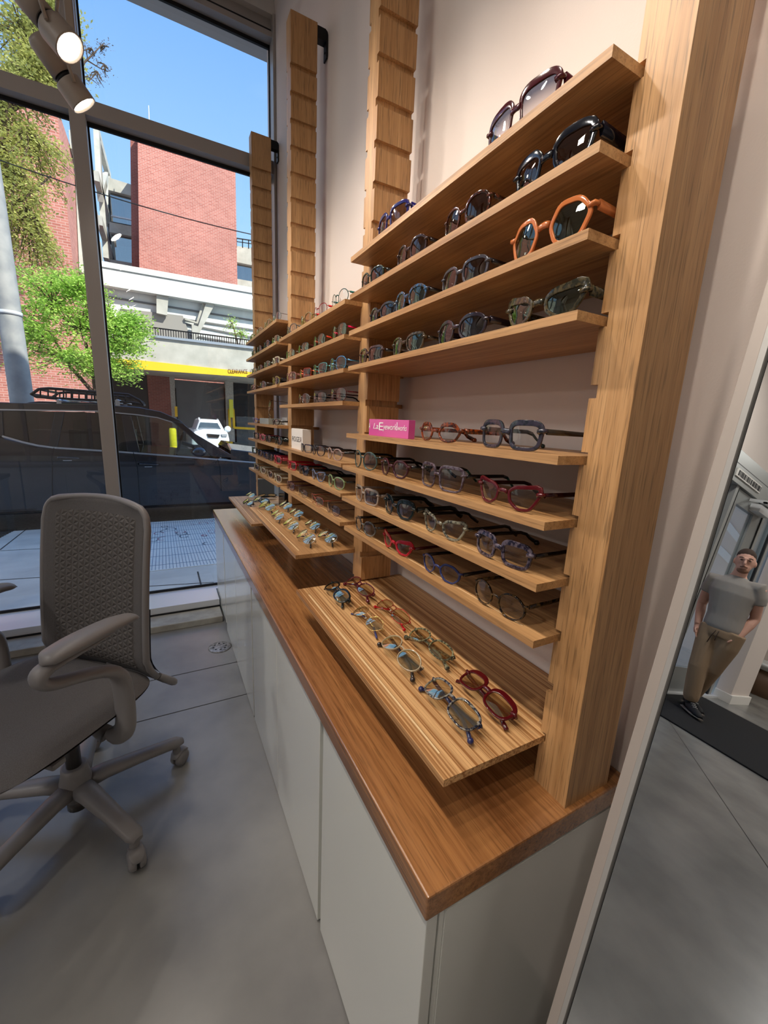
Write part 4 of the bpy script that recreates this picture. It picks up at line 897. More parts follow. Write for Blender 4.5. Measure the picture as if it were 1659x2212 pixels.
P0(0, 12, (947, 607, 1049.7, 560), .044, 'soft', (70, 68, 76), 'brown', 'smoky grey squared sunglasses, second from near end of third nearest shelf', GS, rim=.0045, temple=(20, 18, 20))
P0(0, 12, (847.9, 653.4, 915.8, 625), .046, 'panto', (64, 52, 44), 'green', 'sunglasses with green lenses and blue bridge on the third nearest shelf', GS, temple=(30, 26, 24), mott=(60, 110, 160))
P0(0, 12, (793, 688, 848.5, 666), .040, 'panto', (36, 38, 46), 'grey', 'dark round sunglasses at far end of third nearest shelf', GS)
P0(0, 13, (1085.7, 668, 1263, 615.6), .050, 'cat', (40, 40, 30), 'green', 'mottled dark green cat-eye sunglasses at near end of fourth nearest shelf', GS, rim=.0058, brow=1.0, mott=(88, 76, 52), th=.006, n=44)
P0(0, 13, (937.4, 710, 1045.5, 682), .046, 'panto', (40, 30, 40), 'grey', 'purplish black rounded sunglasses, second from near end of fourth nearest shelf', GS, brow=.6, th=.005)
P0(0, 13, (841, 740.8, 911.4, 723.4), .044, 'way', (74, 58, 38), 'green', 'tortoiseshell sunglasses with olive lenses, third from near end of fourth nearest shelf', GS, mott=(40, 28, 20))
P0(0, 13, (771.5, 762.5, 821.4, 751.6), .042, 'square', (70, 46, 44), 'brown', 'brown-purple squared sunglasses at far end of fourth nearest shelf', GS, temple=(24, 18, 18))
P0(0, 15, (899.7, 930.6, 989.6, 930.6), .041, 'hex', (60, 24, 14), 'clear', 'amber tortoiseshell angular glasses beside the pink sign', GO, rim=.0045, brow=1.0, mott=(150, 66, 24), ball=1, th=.0045, n=44)
P0(0, 15, (1032, 938, 1167.6, 933), .049, 'square', (62, 58, 74), 'clear', 'large violet-grey square glasses with round temple tips on the fifth nearest shelf', GO, rim=.0062, brow=.5, temple=(58, 50, 42), tip=(40, 62, 56), ball=1, th=.004, n=44, mott=(38, 44, 52))
P0(0, 16, (760, 985.8, 808.3, 992.3), .051, 'round', (70, 90, 86), 'clear', 'teal-grey translucent round glasses at far end of sixth nearest shelf', GO, rim=.0028, temple=(18, 20, 20))
P0(0, 16, (817.3, 998.8, 877.5, 1007), .044, 'oct', (66, 18, 26), 'clear', 'burgundy octagonal glasses, second from far end of sixth nearest shelf', GO, rim=.0045, temple=(12, 12, 14))
P0(0, 16, (899.2, 1024.3, 998, 1037), .053, 'square', (112, 100, 112), 'clear', 'large translucent lilac square glasses with dark brow on the sixth nearest shelf', GO, rim=.0038, brow=.8, temple=(12, 12, 16), tip=(24, 92, 80), mott=(70, 52, 60), n=40)
P0(0, 16, (1025.8, 1044.6, 1163.8, 1067.3), .047, 'cat', (92, 14, 22), 'clear', 'dark red upswept glasses at near end of sixth nearest shelf', GO, rim=.0048, brow=.5, temple=(50, 10, 16), th=.0036, n=44)
P0(0, 17, (762, 1055.7, 811.9, 1062.2), .047, 'square', (168, 150, 136), 'violet', 'translucent taupe square glasses at far end of seventh nearest shelf', GO, rim=.0042, brow=.6)
P0(0, 17, (823.8, 1075.3, 889.7, 1091.5), .051, 'way', (14, 26, 24), 'violet', 'chunky black-green glasses, second from far end of seventh nearest shelf', GO, rim=.0062, brow=.9, th=.006)
P0(0, 17, (903, 1113, 1006.8, 1130.6), .046, 'cat', (150, 146, 124), 'clear', 'cream and grey mottled cat-eye glasses on the seventh nearest shelf', GO, rim=.0046, brow=.5, mott=(60, 56, 48), temple=(12, 14, 14), n=40)
P0(0, 17, (1021.3, 1161, 1146, 1188.9), .046, 'square', (30, 26, 46), 'clear', 'dark plum mottled square glasses at near end of seventh nearest shelf', GO, rim=.006, brow=.6, mott=(104, 92, 104), temple=(14, 12, 16), ball=1, n=44)
P0(0, 18, (762.8, 1124, 806.7, 1142), .044, 'round', (128, 124, 118), 'clear', 'round glasses with finely striped grey rims at far end of eighth nearest shelf', GO, rim=.0036, mott=(40, 38, 36), temple=(30, 20, 18))
P0(0, 18, (816.5, 1153.4, 891.3, 1177.8), .044, 'cat', (186, 16, 34), 'clear', 'bright red cat-eye glasses on the eighth nearest shelf', GO, rim=.0056, brow=.9, temple=(70, 12, 18), n=40)
P0(0, 18, (906.5, 1204.7, 989.7, 1238.4), .040, 'oct', (46, 56, 108), 'clear', 'cobalt blue octagonal glasses on the eighth nearest shelf', GO, rim=.0038, temple=(14, 14, 20), n=40)
P0(0, 18, (1017.4, 1272.2, 1132, 1313.2), .046, 'round', (24, 20, 20), 'clear', 'round dark glasses with gold bridge at near end of eighth nearest shelf', GO, rim=.0026, metal=0, mott=(96, 70, 34), n=44)
# middle bay
P0(1, 11, (711.5, 650.6, 747, 632.5), .046, 'round', (36, 92, 84), 'clear', 'teal green round glasses at near end of top middle shelf', GO, metal=1, rim=.0022, th=.004)
P0(1, 11, (673.5, 677, 701.3, 662.7), .044, 'panto', (170, 30, 30), 'clear', 'red thin-rimmed glasses, second from near end of top middle shelf', GO, metal=1, rim=.002, th=.0045)
P0(1, 11, (642.2, 696.4, 673, 684), .046, 'round', (150, 128, 70), 'yellow', 'amber tinted round glasses, third from near end of top middle shelf', GO, rim=.003)
P0(1, 11, (613.9, 712, 637.4, 703.7), .042, 'panto', (110, 100, 92), 'clear', 'grey-brown thin glasses at far end of top middle shelf', GO, rim=.0025)
P0(1, 12, (713.3, 720.6, 743.5, 708.5), .044, 'soft', (70, 80, 70), 'ltgreen', 'pale-lensed glasses with crimson temples at near end of second middle shelf', GO, metal=1, temple=(196, 24, 70), th=.004)
P0(1, 12, (673, 737.4, 698, 730), .043, 'panto', (90, 96, 84), 'ltgreen', 'pale-lensed glasses with orange-red temples on the second middle shelf', GO, metal=1, temple=(190, 60, 40), th=.004)
P0(1, 12, (639, 753, 662, 745.9), .040, 'soft', (80, 80, 78), 'ltgreen', 'pale-lensed glasses, third from near end of second middle shelf', GO, metal=1, temple=(110, 50, 50))
P0(1, 12, (614.2, 765, 632, 759), .040, 'panto', (120, 124, 116), 'ltgreen', 'pale-lensed glasses at far end of second middle shelf', GO, metal=1)
P0(1, 13, (707.3, 787.7, 741.6, 783), .045, 'panto', (92, 158, 206), 'clear', 'sky blue rimmed glasses at near end of third middle shelf', GO, metal=1, rim=.0024, th=.003)
P0(1, 13, (670.5, 799.8, 700.7, 792.5), .042, 'way', (110, 176, 172), 'clear', 'light teal rimmed glasses, second from near end of third middle shelf', GO, metal=1, rim=.0022, th=.003)
P0(1, 13, (641.6, 805.8, 666.3, 801), .040, 'square', (214, 84, 58), 'clear', 'coral orange square glasses, third from near end of third middle shelf', GO, metal=1, rim=.0018, th=.003)
P0(1, 13, (614.5, 811.8, 635, 809.4), .041, 'soft', (170, 110, 104), 'clear', 'dusty rose glasses at far end of third middle shelf', GO, rim=.0022)
P0(1, 14, (707.3, 850.4, 742.3, 849.2), .044, 'panto', (92, 36, 40), 'clear', 'maroon thin-rimmed glasses at near end of fourth middle shelf', GO, metal=1, th=.003)
P0(1, 14, (670.5, 858.9, 698.9, 858.9), .038, 'soft', (26, 26, 30), 'clear', 'black wire glasses, middle of the fourth middle shelf', GO, metal=1, th=.0035)
P0(1, 14, (638.6, 861.3, 665, 860), .040, 'oval', (150, 150, 152), 'clear', 'silver oval glasses at far end of fourth middle shelf', GO, metal=1, temple=(30, 28, 30))
P0(1, 16, (642.6, 966, 672, 968.5), .034, 'square', (28, 30, 48), 'clear', 'dark half-rimmed glasses in front of the white box', GO, rim=.0022, brow=1.2)
P0(1, 16, (670.8, 970.7, 696.9, 972.8), .038, 'panto', (52, 48, 56), 'clear', 'dark thin round glasses, middle of the fifth middle shelf', GO, rim=.002)
P0(1, 16, (703.4, 977.2, 734.8, 981.5), .040, 'round', (178, 148, 140), 'clear', 'blush translucent round glasses at near end of fifth middle shelf', GO, rim=.003, temple=(26, 22, 24))
P0(1, 17, (617.7, 998.9, 636, 1003), .040, 'square', (196, 22, 44), 'clear', 'crimson squared glasses at far end of sixth middle shelf', GO, rim=.0042, th=.005)
P0(1, 17, (641.5, 1009.7, 663.2, 1016), .040, 'way', (28, 30, 40), 'grey', 'black-blue glasses, second from far end of sixth middle shelf', GO, rim=.0046)
P0(1, 17, (668.7, 1020.6, 698, 1027), .042, 'cat', (110, 124, 156), 'clear', 'translucent steel blue glasses, third from far end of sixth middle shelf', GO, rim=.0036, temple=(16, 18, 24))
P0(1, 17, (703.4, 1031.4, 739.2, 1042.3), .043, 'panto', (142, 164, 116), 'clear', 'pale green translucent glasses at near end of sixth middle shelf', GO, rim=.0036, temple=(20, 22, 20))
P0(1, 18, (616.6, 1044.5, 632.8, 1051), .037, 'soft', (96, 60, 64), 'violet', 'mauve brown glasses at far end of seventh middle shelf', GO, rim=.002)
P0(1, 18, (640, 1059.7, 660, 1068.3), .035, 'oval', (96, 90, 92), 'clear', 'grey wire glasses, second from far end of seventh middle shelf', GO, metal=1)
P0(1, 18, (667.6, 1074.8, 693.6, 1085.7), .038, 'panto', (214, 116, 104), 'clear', 'pink-rimmed thin glasses, third from far end of seventh middle shelf', GO, metal=1, rim=.0016)
P0(1, 18, (701.9, 1090, 730, 1100.9), .038, 'panto', (74, 62, 70), 'violet', 'dark wire glasses at near end of seventh middle shelf', GO, metal=1)
# far bay
P0(2, 10, (584, 684.8, 604.3, 680.5), .042, 'round', (110, 116, 112), 'clear', 'silver round glasses at near end of top far shelf', GO, metal=1, temple=(120, 84, 66))
P0(2, 10, (567.4, 697.9, 582.2, 690), .044, 'geo', (176, 160, 108), 'ltgreen', 'straw coloured angular glasses, second from near end of top far shelf', GO, rim=.003)
P0(2, 10, (551.5, 712.3, 563.4, 707.3), .040, 'panto', (196, 168, 128), 'ltgreen', 'pale tan glasses, third from near end of top far shelf', GO, rim=.003)
P0(2, 10, (537.7, 726, 546.8, 721), .038, 'panto', (110, 130, 60), 'ltgreen', 'olive green glasses at far end of top far shelf', GO, rim=.0035)
P0(2, 11, (582.2, 733.3, 600.3, 729), .040, 'panto', (190, 186, 150), 'ltgreen', 'cream thin glasses at near end of second far shelf', GO, metal=1, rim=.002)
P0(2, 11, (567, 741.3, 580, 735.5), .044, 'round', (18, 22, 44), 'clear', 'navy round glasses on the second far shelf', GO, rim=.0055)
P0(2, 11, (554, 748.5, 562.7, 744.9), .042, 'round', (22, 26, 30), 'grey', 'black round sunglasses, third from near end of second far shelf', GS, rim=.005)
P0(2, 11, (541.7, 754.3, 550, 751.4), .040, 'panto', (38, 66, 40), 'ltgreen', 'bottle green glasses at far end of second far shelf', GO, rim=.0045)
P0(2, 12, (585.5, 777.6, 600, 774.7), .038, 'square', (206, 196, 170), 'grey', 'ivory framed sunglasses at near end of third far shelf', GS, rim=.0045)
P0(2, 12, (567.4, 784.8, 580, 781.2), .038, 'soft', (110, 116, 100), 'green', 'olive grey sunglasses, second from near end of third far shelf', GS, rim=.0035)
P0(2, 12, (555.4, 792, 564.8, 789.2), .034, 'panto', (54, 30, 36), 'brown', 'plum brown sunglasses, third from near end of third far shelf', GS, rim=.004)
P0(2, 12, (541, 799.3, 551, 797), .036, 'round', (140, 140, 130), 'ltgreen', 'pale grey glasses at far end of third far shelf', GO, rim=.003)
P0(2, 13, (585, 819.6, 600.3, 818), .044, 'oval', (140, 124, 58), 'clear', 'golden oval glasses at near end of fourth far shelf', GO, rim=.004, temple=(16, 14, 12))
P0(2, 13, (558.3, 826, 570.6, 824.6), .040, 'oval', (110, 104, 104), 'clear', 'translucent grey glasses, middle of the fourth far shelf', GO, rim=.0025)
P0(2, 13, (537.7, 831.9, 551, 831), .036, 'square', (40, 28, 24), 'clear', 'dark tortoiseshell squared glasses at far end of fourth far shelf', GO, rim=.0055, mott=(150, 104, 70), th=.006)
P0(2, 15, (585.2, 910, 599.6, 909.2), .030, 'panto', (44, 24, 24), 'clear', 'dark maroon glasses before the white riser block', GO, rim=.0035, temple=(16, 14, 14))
P0(2, 15, (541.8, 905, 554.9, 904), .032, 'panto', (116, 112, 150), 'clear', 'lavender glasses at far end of fifth far shelf', GO, rim=.004)
P0(2, 16, (590.7, 948, 606, 948.9), .042, 'way', (18, 30, 24), 'clear', 'black-green glasses at near end of sixth far shelf', GO, rim=.006, th=.008)
P0(2, 16, (571.3, 941, 582.7, 943), .040, 'panto', (34, 40, 36), 'clear', 'charcoal green glasses, second from near end of sixth far shelf', GO, rim=.0045)
P0(2, 16, (556, 937, 570, 938.7), .040, 'panto', (206, 96, 108), 'clear', 'rose pink glasses on the sixth far shelf', GO, rim=.0045)
P0(2, 16, (543.5, 934.5, 556, 937), .040, 'square', (34, 26, 24), 'clear', 'black squared glasses at far end of sixth far shelf', GO, rim=.0055)
P0(2, 17, (587, 987.8, 604.6, 990.4), .040, 'square', (190, 50, 66), 'clear', 'raspberry red glasses at near end of seventh far shelf', GO, rim=.005, th=.008)
P0(2, 17, (576.8, 982, 586, 982.8), .038, 'square', (26, 32, 48), 'clear', 'blue-black glasses, second from near end of seventh far shelf', GO, rim=.0045)
P0(2, 17, (567, 977.7, 576, 979.4), .038, 'panto', (36, 44, 84), 'clear', 'royal blue glasses, third from near end of seventh far shelf', GO, rim=.0045)
P0(2, 17, (555, 972.5, 564, 975), .038, 'panto', (28, 36, 66), 'clear', 'midnight blue glasses, second from far end of seventh far shelf', GO, rim=.0045)
P0(2, 17, (541.4, 969.3, 551, 971), .042, 'square', (34, 62, 38), 'clear', 'forest green glasses at far end of seventh far shelf', GO, rim=.0055)
P0(2, 18, (588.6, 1029.2, 603.8, 1033.4), .040, 'soft', (206, 196, 170), 'clear', 'champagne translucent glasses at near end of eighth far shelf', GO, rim=.004)
P0(2, 18, (571.7, 1019, 586, 1022.4), .038, 'panto', (190, 170, 140), 'violet', 'beige rimmed glasses, second from near end of eighth far shelf', GO, rim=.0026)
P0(2, 18, (558.2, 1010.6, 570, 1014.9), .034, 'soft', (214, 206, 180), 'clear', 'clear thin glasses, third from near end of eighth far shelf', GO, rim=.003)
P0(2, 18, (545.1, 1002.2, 556.1, 1006.4), .036, 'square', (160, 148, 124), 'grey', 'pale sunglasses at far end of eighth far shelf', GS, rim=.004)
# folded glasses on the trays
def lay(k, xlim, c1, c2, h, shape, rgb, lab, tilt=20, w=None, bay=0, lens='ar', **kw):
    z = ZS(k); a = at(c1[0], c1[1], 2, z+.012); b = at(c2[0], c2[1], 2, z+.012); d = b-a; d.z = 0
    w = w or max(.122, min(.144, d.length*2.05)); ang = math.atan2(d.y, d.x); c = (a+b)/2
    g = glasses(w, h, shape, rgb, lens, folded=True, **kw)
    xax = d.normalized(); upd = Vector((0, 0, 1)).cross(xax)          # in-plane direction of the brow
    if upd.x < 0: upd = -upd; xax = -xax
    zax = (upd*math.cos(R_(tilt))+Vector((0, 0, 1))*math.sin(R_(tilt))); yax = zax.cross(xax)
    Mx_ = Matrix((xax, yax, zax)).transposed().to_4x4(); base = c-zax*(h/2)
    low = 1e9
    for ch in g.children:
        for v in ch.data.vertices: low = min(low, (Mx_@v.co).z)
        for q in ch.children:
            for v in q.data.vertices: low = min(low, (Mx_@v.co).z)
    base.z = z-low+.0003
    g.matrix_world = Matrix.Translation(base)@Mx_
    return tag(g, lab, 'glasses', 'folded glasses on the tray shelves')
T0, T1, T2 = 20, 19, 20
lay(T0, 0, (716.3, 1273.8), (737.8, 1296.3), .046, 'panto', (14, 20, 18), 'folded black glasses at far front corner of the nearest tray', n=40)
lay(T0, 0, (762.4, 1265.6), (788, 1285), .044, 'panto', (98, 20, 34), 'folded burgundy round glasses at far rear corner of the nearest tray', rim=.0022, ball=1, n=40)
lay(T0, 0, (779.8, 1331), (805.5, 1355.7), .042, 'hex', (206, 176, 110), 'folded gold wire glasses with blue temples on the nearest tray', metal=1, tip=(52, 60, 120), n=40)
lay(T0, 0, (831, 1316.8), (861.8, 1341.4), .040, 'panto', (176, 34, 40), 'folded red wire glasses with red ball tips on the nearest tray', metal=1, tip=(196, 16, 24), ball=1, n=40)
lay(T0, 0, (844.4, 1401.8), (882.3, 1441.8), .046, 'round', (196, 180, 150), 'folded pale gold clear-rimmed glasses in front row of the nearest tray', rim=.0018, temple=(54, 44, 40), ball=1, n=40)
lay(T0, 0, (906.3, 1385.8), (948, 1417.5), .044, 'panto', (62, 60, 48), 'folded grey-green tortoiseshell glasses in rear row of the nearest tray', rim=.0032, mott=(150, 146, 110), ball=1, n=40)
lay(T0, 0, (941.8, 1502.3), (1000, 1563), .046, 'soft', (30, 34, 52), 'folded blue-black mottled glasses at near front corner of the nearest tray', rim=.0036, mott=(150, 144, 130), temple=(40, 46, 92), ball=1, n=44)
lay(T0, 0, (1016.5, 1478.2), (1081, 1540), .048, 'soft', (84, 10, 16), 'folded glossy burgundy glasses at near rear corner of the nearest tray', rim=.0052, brow=1.0, th=.004, n=44)
TY = [((566, 1095), (584.4, 1102.7), (196, 190, 90), 'folded yellow-rimmed glasses at far front of the middle tray'), ((609.5, 1092), (621, 1100), (96, 100, 96), 'folded dark wire glasses at far rear of the middle tray'),
      ((632.6, 1107.5), (644.2, 1116.2), (120, 116, 104), 'folded thin glasses, second from far end in rear row of middle tray'), ((592, 1112.3), (603, 1123), (176, 160, 120), 'folded pale brown wire glasses, second from far end in front row of middle tray'),
      ((620, 1132.6), (632, 1143), (198, 190, 120), 'folded light gold glasses, third from far end in front row of middle tray'), ((666.4, 1131.6), (680, 1143.5), (122, 112, 90), 'folded bronze wire glasses, third from far end in rear row of middle tray'),
      ((650, 1159.6), (668, 1173.5), (150, 148, 140), 'folded silver glasses at near front of the middle tray'), ((697.3, 1158.6), (713.5, 1170.5), (128, 124, 116), 'folded steel glasses at near rear of the middle tray')]
for a, b, c, l_ in TY: lay(T1, 0, a, b, .044, 'panto' if len(l_) % 2 else 'oval', c, l_, tilt=34, metal=1, tip=(22, 20, 22), w=.134)
lay(T1, 0, (558, 1084), (568, 1087), .040, 'panto', (26, 34, 30), 'folded black glasses at the very far end of the middle tray', tilt=30, w=.126)
lay(T2, 0, (535, 1068.5), (545, 1074.5), .040, 'oval', (190, 176, 140), 'folded gold glasses at the far end of the window-side tray', tilt=30, metal=1, w=.126)
lay(T2, 0, (531, 1087), (539, 1091), .042, 'panto', (40, 36, 26), 'folded dark brown glasses at the middle of the window-side tray', tilt=34, w=.126, rim=.003)
# ---------------- small display pieces
def onx(u, v, x): return at(u, v, 0, x)
# pink acrylic sign block
X_ = -.196; a = onx(797, 925, X_); b = onx(882.5, 927, X_); za = ZS(15)
pk = empty('acrylic_sign', (X_, (a.y+b.y)/2, za), label='pink acrylic sign block with white lettering on the fifth nearest shelf', cat='sign')
M_PINK = mat('pink_acrylic', srgb(206, 84, 156), .12, coat=.5); hs = onx(797, 905, X_).z-za
y_lo, y_hi = min(a.y, b.y), max(a.y, b.y)
o = rbox((X_, y_lo, za), (X_+.018, y_hi, za+hs)).build('block', M_PINK, pk, bevel=.0008); o.location = -pk.location; blk = o
M_WHT = mat('white_print', srgb(244, 240, 240), .5); 
def facing(x, y, z): return Matrix.Translation((x, y, z))@Matrix(((0, 0, -1, 0), (-1, 0, 0, 0), (0, 1, 0, 0), (0, 0, 0, 1)))
W_ = y_hi-y_lo
def fit_text(tx_, u0, u1, zf, hgt, par, m_, shear=0., mirror=False):
    """lettering spanning the fraction u0..u1 of the sign width, cap height hgt"""
    M = facing(X_-.0005, 0, 0); o = text3(tx_, 1.0, m_, Matrix.Identity(4), par, 'lettering', 0, shear=shear)
    xs = [v.co.x for v in o.data.vertices]; ys = [v.co.y for v in o.data.vertices]; x0_, x1_, y1_ = min(xs), max(xs), max(ys)
    kx = (u1-u0)*W_/(x1_-x0_); ky = hgt/y1_
    for v in o.data.vertices:
        xx = (v.co.x-x0_)*kx; xx = (u1-u0)*W_-xx if mirror else xx
        v.co = Vector((X_-.0006, y_hi-u0*W_-xx, za+hs*zf+v.co.y*ky))
    return o
fit_text('l.a.', .13, .30, .42, hs*.34, blk, M_WHT, .25); fit_text('E', .29, .40, .36, hs*.46, blk, M_WHT, .02); fit_text('yework', .40, .74, .42, hs*.34, blk, M_WHT, .2)
fit_text('works', .765, .965, .42, hs*.30, blk, M_WHT, .2); fit_text('A', -.0, .045, .42, hs*.34, blk, M_WHT)
rbox((X_-.0008, y_hi-.76*W_, za+hs*.42), (X_-.0003, y_hi-.735*W_, za+hs*.86)).build('seam_glint', mat('clear_edge', srgb(236, 190, 220), .2), blk)
# white carton with lettering in the middle bay
X_ = -.185; a = onx(629.6, 960, X_); b = onx(653.5, 962, X_); zt = onx(630, 925, X_).z; zb_ = ZS(16)
ct = empty('white_carton', (X_, (a.y+b.y)/2, zb_), label='small white carton with thin black lettering standing in the middle bay', cat='box')
yl, yh = min(a.y, b.y), max(a.y, b.y); o = rbox((X_, yl, zb_), (X_+.037, yh, zt)).build('carton', mat('white_card', srgb(232, 224, 214), .7), ct, bevel=.0006); o.location = -ct.location; cb_ = o
hh = zt-zb_
X0s, W0s, H0s, YH0, ZA0 = X_, W_, hs, y_hi, za
W_ = yh-yl; hs = hh; y_hi = yh; za = zb_
fit_text('ROGE', .10, .74, .38, hh*.24, cb_, M_BLK); fit_text('R', .76, .90, .38, hh*.24, cb_, mat('pale_print', srgb(120, 96, 90), .6), 0, True)
# risers in the far bay
X_ = -.19
a = onx(561, 912, X_); b = onx(580, 913, X_); z5 = ZS(15)
rbox((X_, min(a.y, b.y), z5), (X_+.07, max(a.y, b.y), z5+.032)).build('riser_block', mat('grey_block', srgb(150, 156, 150), .5), loc=(X_, (a.y+b.y)/2, z5), bevel=.001, label='small grey riser block on the fifth far shelf', cat='riser')
a = onx(609, 915, -.10); b = onx(620, 916, -.10)
rbox((-.10, min(a.y, b.y), z5), (-.05, max(a.y, b.y), z5+.04)).build('riser_block', mat('white_block', srgb(228, 228, 224), .5), loc=(-.1, (a.y+b.y)/2, z5), bevel=.001, label='white riser block behind the maroon glasses on the fifth far shelf', cat='riser')
g = glasses(.128, .046, 'soft', (46, 30, 24), 'clear', rim=.006, mott=(170, 130, 80)); p = onx(586, 900, -.16)
g.matrix_world = Matrix.Translation((-.165, p.y, z5+.0665))@Matrix(((0, 1, 0, 0), (0, 0, 1, 0), (1, 0, 0, 0), (0, 0, 0, 1)))@Matrix.Rotation(R_(0), 4, 'Y')
tag(g, 'tortoiseshell glasses standing upright on end on the fifth far shelf', 'glasses', GO)
# dark table mirror on the far tray
z2 = ZS(20); p = onx(574, 1075, -.17)
tm_ = empty('table_mirror', (-.12, p.y, z2), label='small dark-framed table mirror standing on the window-side tray', cat='mirror')
yA, yB = onx(560, 1070, -.19).y, onx(573, 1070, -.13).y
f = MB(); f.prism([(-.205, p.y+.05, z2), (-.065, p.y-.06, z2), (-.065, p.y-.06, z2+.15), (-.205, p.y+.05, z2+.15)], (.004, .006, 0)); o = f.build('mirror_plate', M_MIR, tm_); o.location = -tm_.location
f = MB(); f.box((-.10, p.y-.17, z2), (-.03, p.y-.03, z2+.11)); o = f.build('stand', mat('gloss_black', srgb(16, 14, 14), .12, coat=.5), tm_, bevel=.004); o.location = -tm_.location
# ================================================================== task chair
M_FAB = mat('taupe_fabric', srgb(100, 97, 97), .92, noise=(420, .25, srgb(86, 82, 80)), bump=(500, .35))
M_PLA = mat('taupe_plastic', srgb(122, 118, 117), .42)
def facet_fabric():
    m_ = bpy.data.materials.new('embossed_fabric'); m_.use_nodes = True; n = m_.node_tree.nodes; l = m_.node_tree.links; b = n['Principled BSDF']
    b.inputs['Base Color'].default_value = srgb(90, 85, 82); b.inputs['Roughness'].default_value = .85
    t = n.new('ShaderNodeTexCoord'); tot = None
    for a in (0, 60, 120):
        d = n.new('ShaderNodeVectorMath'); d.operation = 'DOT_PRODUCT'; d.inputs[1].default_value = (math.cos(R_(a))*46, 0, math.sin(R_(a))*46); l.new(t.outputs['Object'], d.inputs[0])
        pp = n.new('ShaderNodeMath'); pp.operation = 'PINGPONG'; pp.inputs[1].default_value = .5; l.new(d.outputs['Value'], pp.inputs[0])
        if tot is None: tot = pp.outputs[0]
        else:
            q = n.new('ShaderNodeMath'); q.operation = 'MINIMUM'; l.new(tot, q.inputs[0]); l.new(pp.outputs[0], q.inputs[1]); tot = q.outputs[0]
    bp = n.new('ShaderNodeBump'); bp.inputs['Strength'].default_value = 1.0; bp.inputs['Distance'].default_value = .012; l.new(tot, bp.inputs['Height']); l.new(bp.outputs[0], b.inputs['Normal'])
    return m_
ch = empty('task_chair', (-1.005, 1.37, 0), R_(-42.4), label='taupe swivel chair with embossed fabric back beside the counter, before the window', cat='chair')
def spl(P, R, k=5):
    P = [Vector(p) for p in P]; o = []; r = []; n = len(P)
    for i in range(n-1):
        p0, p1, p2, p3 = P[max(i-1, 0)], P[i], P[i+1], P[min(i+2, n-1)]
        for j in range(k):
            t = j/k; o.append(.5*((2*p1)+(p2-p0)*t+(2*p0-5*p1+4*p2-p3)*t*t+(3*p1-p0-3*p2+p3)*t**3)); r.append(R[i]+(R[i+1]-R[i])*(t*t*(3-2*t)))
    return o+[P[-1]], r+[R[-1]]
# base
f = MB(); f.lathe((0, 0, .0), [(.036, .075), (.043, .085), (.046, .12), (.036, .165), (.034, .185), (.030, .186)], 24)
for k in range(5):
    a = R_(-56+42.4+72*k); d = Vector((math.cos(a), math.sin(a), 0))
    f.tube([d*.02+Vector((0, 0, .115)), d*.08+Vector((0, 0, .118)), d*.2+Vector((0, 0, .108)), d*.292+Vector((0, 0, .098)), d*.312+Vector((0, 0, .094))], [.034, .030, .025, .0235, .013], 12, flat=(1, .72, (0, 0, 1)))
    c_ = MB(); w0 = d*.290; s_ = Vector((-d.y, d.x, 0)); q = R_(40*k); s_ = Vector((math.cos(a+1.2+.9*k), math.sin(a+1.2+.9*k), 0))
    fwd = s_.cross(Vector((0, 0, 1))); hub_ = w0+fwd*.012+Vector((0, 0, .0285))
    for sg in (-1, 1): c_.lathe(hub_, [(.001, .022*sg), (.020, .022*sg), (.0265, .018*sg), (.0285, .012*sg), (.0285, .005*sg), (.022, .003*sg)], 24, s_)
    arc = [hub_+fwd*(.031*math.cos(t))+Vector((0, 0, .031*math.sin(t))) for t in [R_(20+14*i) for i in range(11)]]
    c_.tube(arc, [.010, .016, .019, .020, .020, .020, .020, .020, .019, .016, .010], 8, flat=(1, .22, s_.cross(fwd)))
    c_.lathe(w0+Vector((0, 0, .05)), [(.012, 0), (.014, .02), (.008, .045)], 12)
    c_.build('caster', M_PLA, ch, bevel=.003)
f.build('star_base', M_PLA, ch)
f = MB(); f.lathe((0, 0, 0), [(.030, .04), (.030, .075)], 16); f.lathe((0, 0, 0), [(.020, .17), (.020, .40)], 20); f.build('gas_lift', mat('column_grey', srgb(84, 80, 78), .3, metal=.5), ch)
f = MB(); f.box((-.09, -.13, .385), (.09, .12, .425)); f.build('mechanism', M_BLK, ch, bevel=.012)
f = MB(); f.obox((.13, -.16, .385), (.05, 0, 0), (0, .018, 0), (0, 0, .009)); f.build('lever', M_PLA, ch, bevel=.006)
# seat
def seatf(top):
    def fn(u, v):
        x = (u*2-1); y = (v*2-1); k = (abs(x)**4+abs(y)**4)**.25; k2 = max(abs(x), abs(y))
        if k > 0: x, y = x*k2/k, y*k2/k
        e = max(0, k2-.72)/.28; X = x*.245; Y = -.095+y*.235+(0 if y > 0 else -.0)
        drop = (.034 if y < 0 else .012)*max(0, (abs(y)-.5)/.5)**2
        if top: Z = .486-e**2.2*.026-drop-.008*(1-x*x)*.6
        else: Z = .435+e**2*.020-drop*.6
        return (X, Y, Z)
    return fn
f = MB(); f.grid(seatf(True), 24, 24); f.grid(seatf(False), 24, 24); f.build('seat', M_FAB, ch)
f = MB()
def pan(u, v):
    X, Y, Z = seatf(False)(u, v); return (X*.86, Y*.86-.01, Z-.012-.02*(1-(2*u-1)**2))
f.grid(pan, 14, 14); f.build('seat_pan', M_PLA, ch)
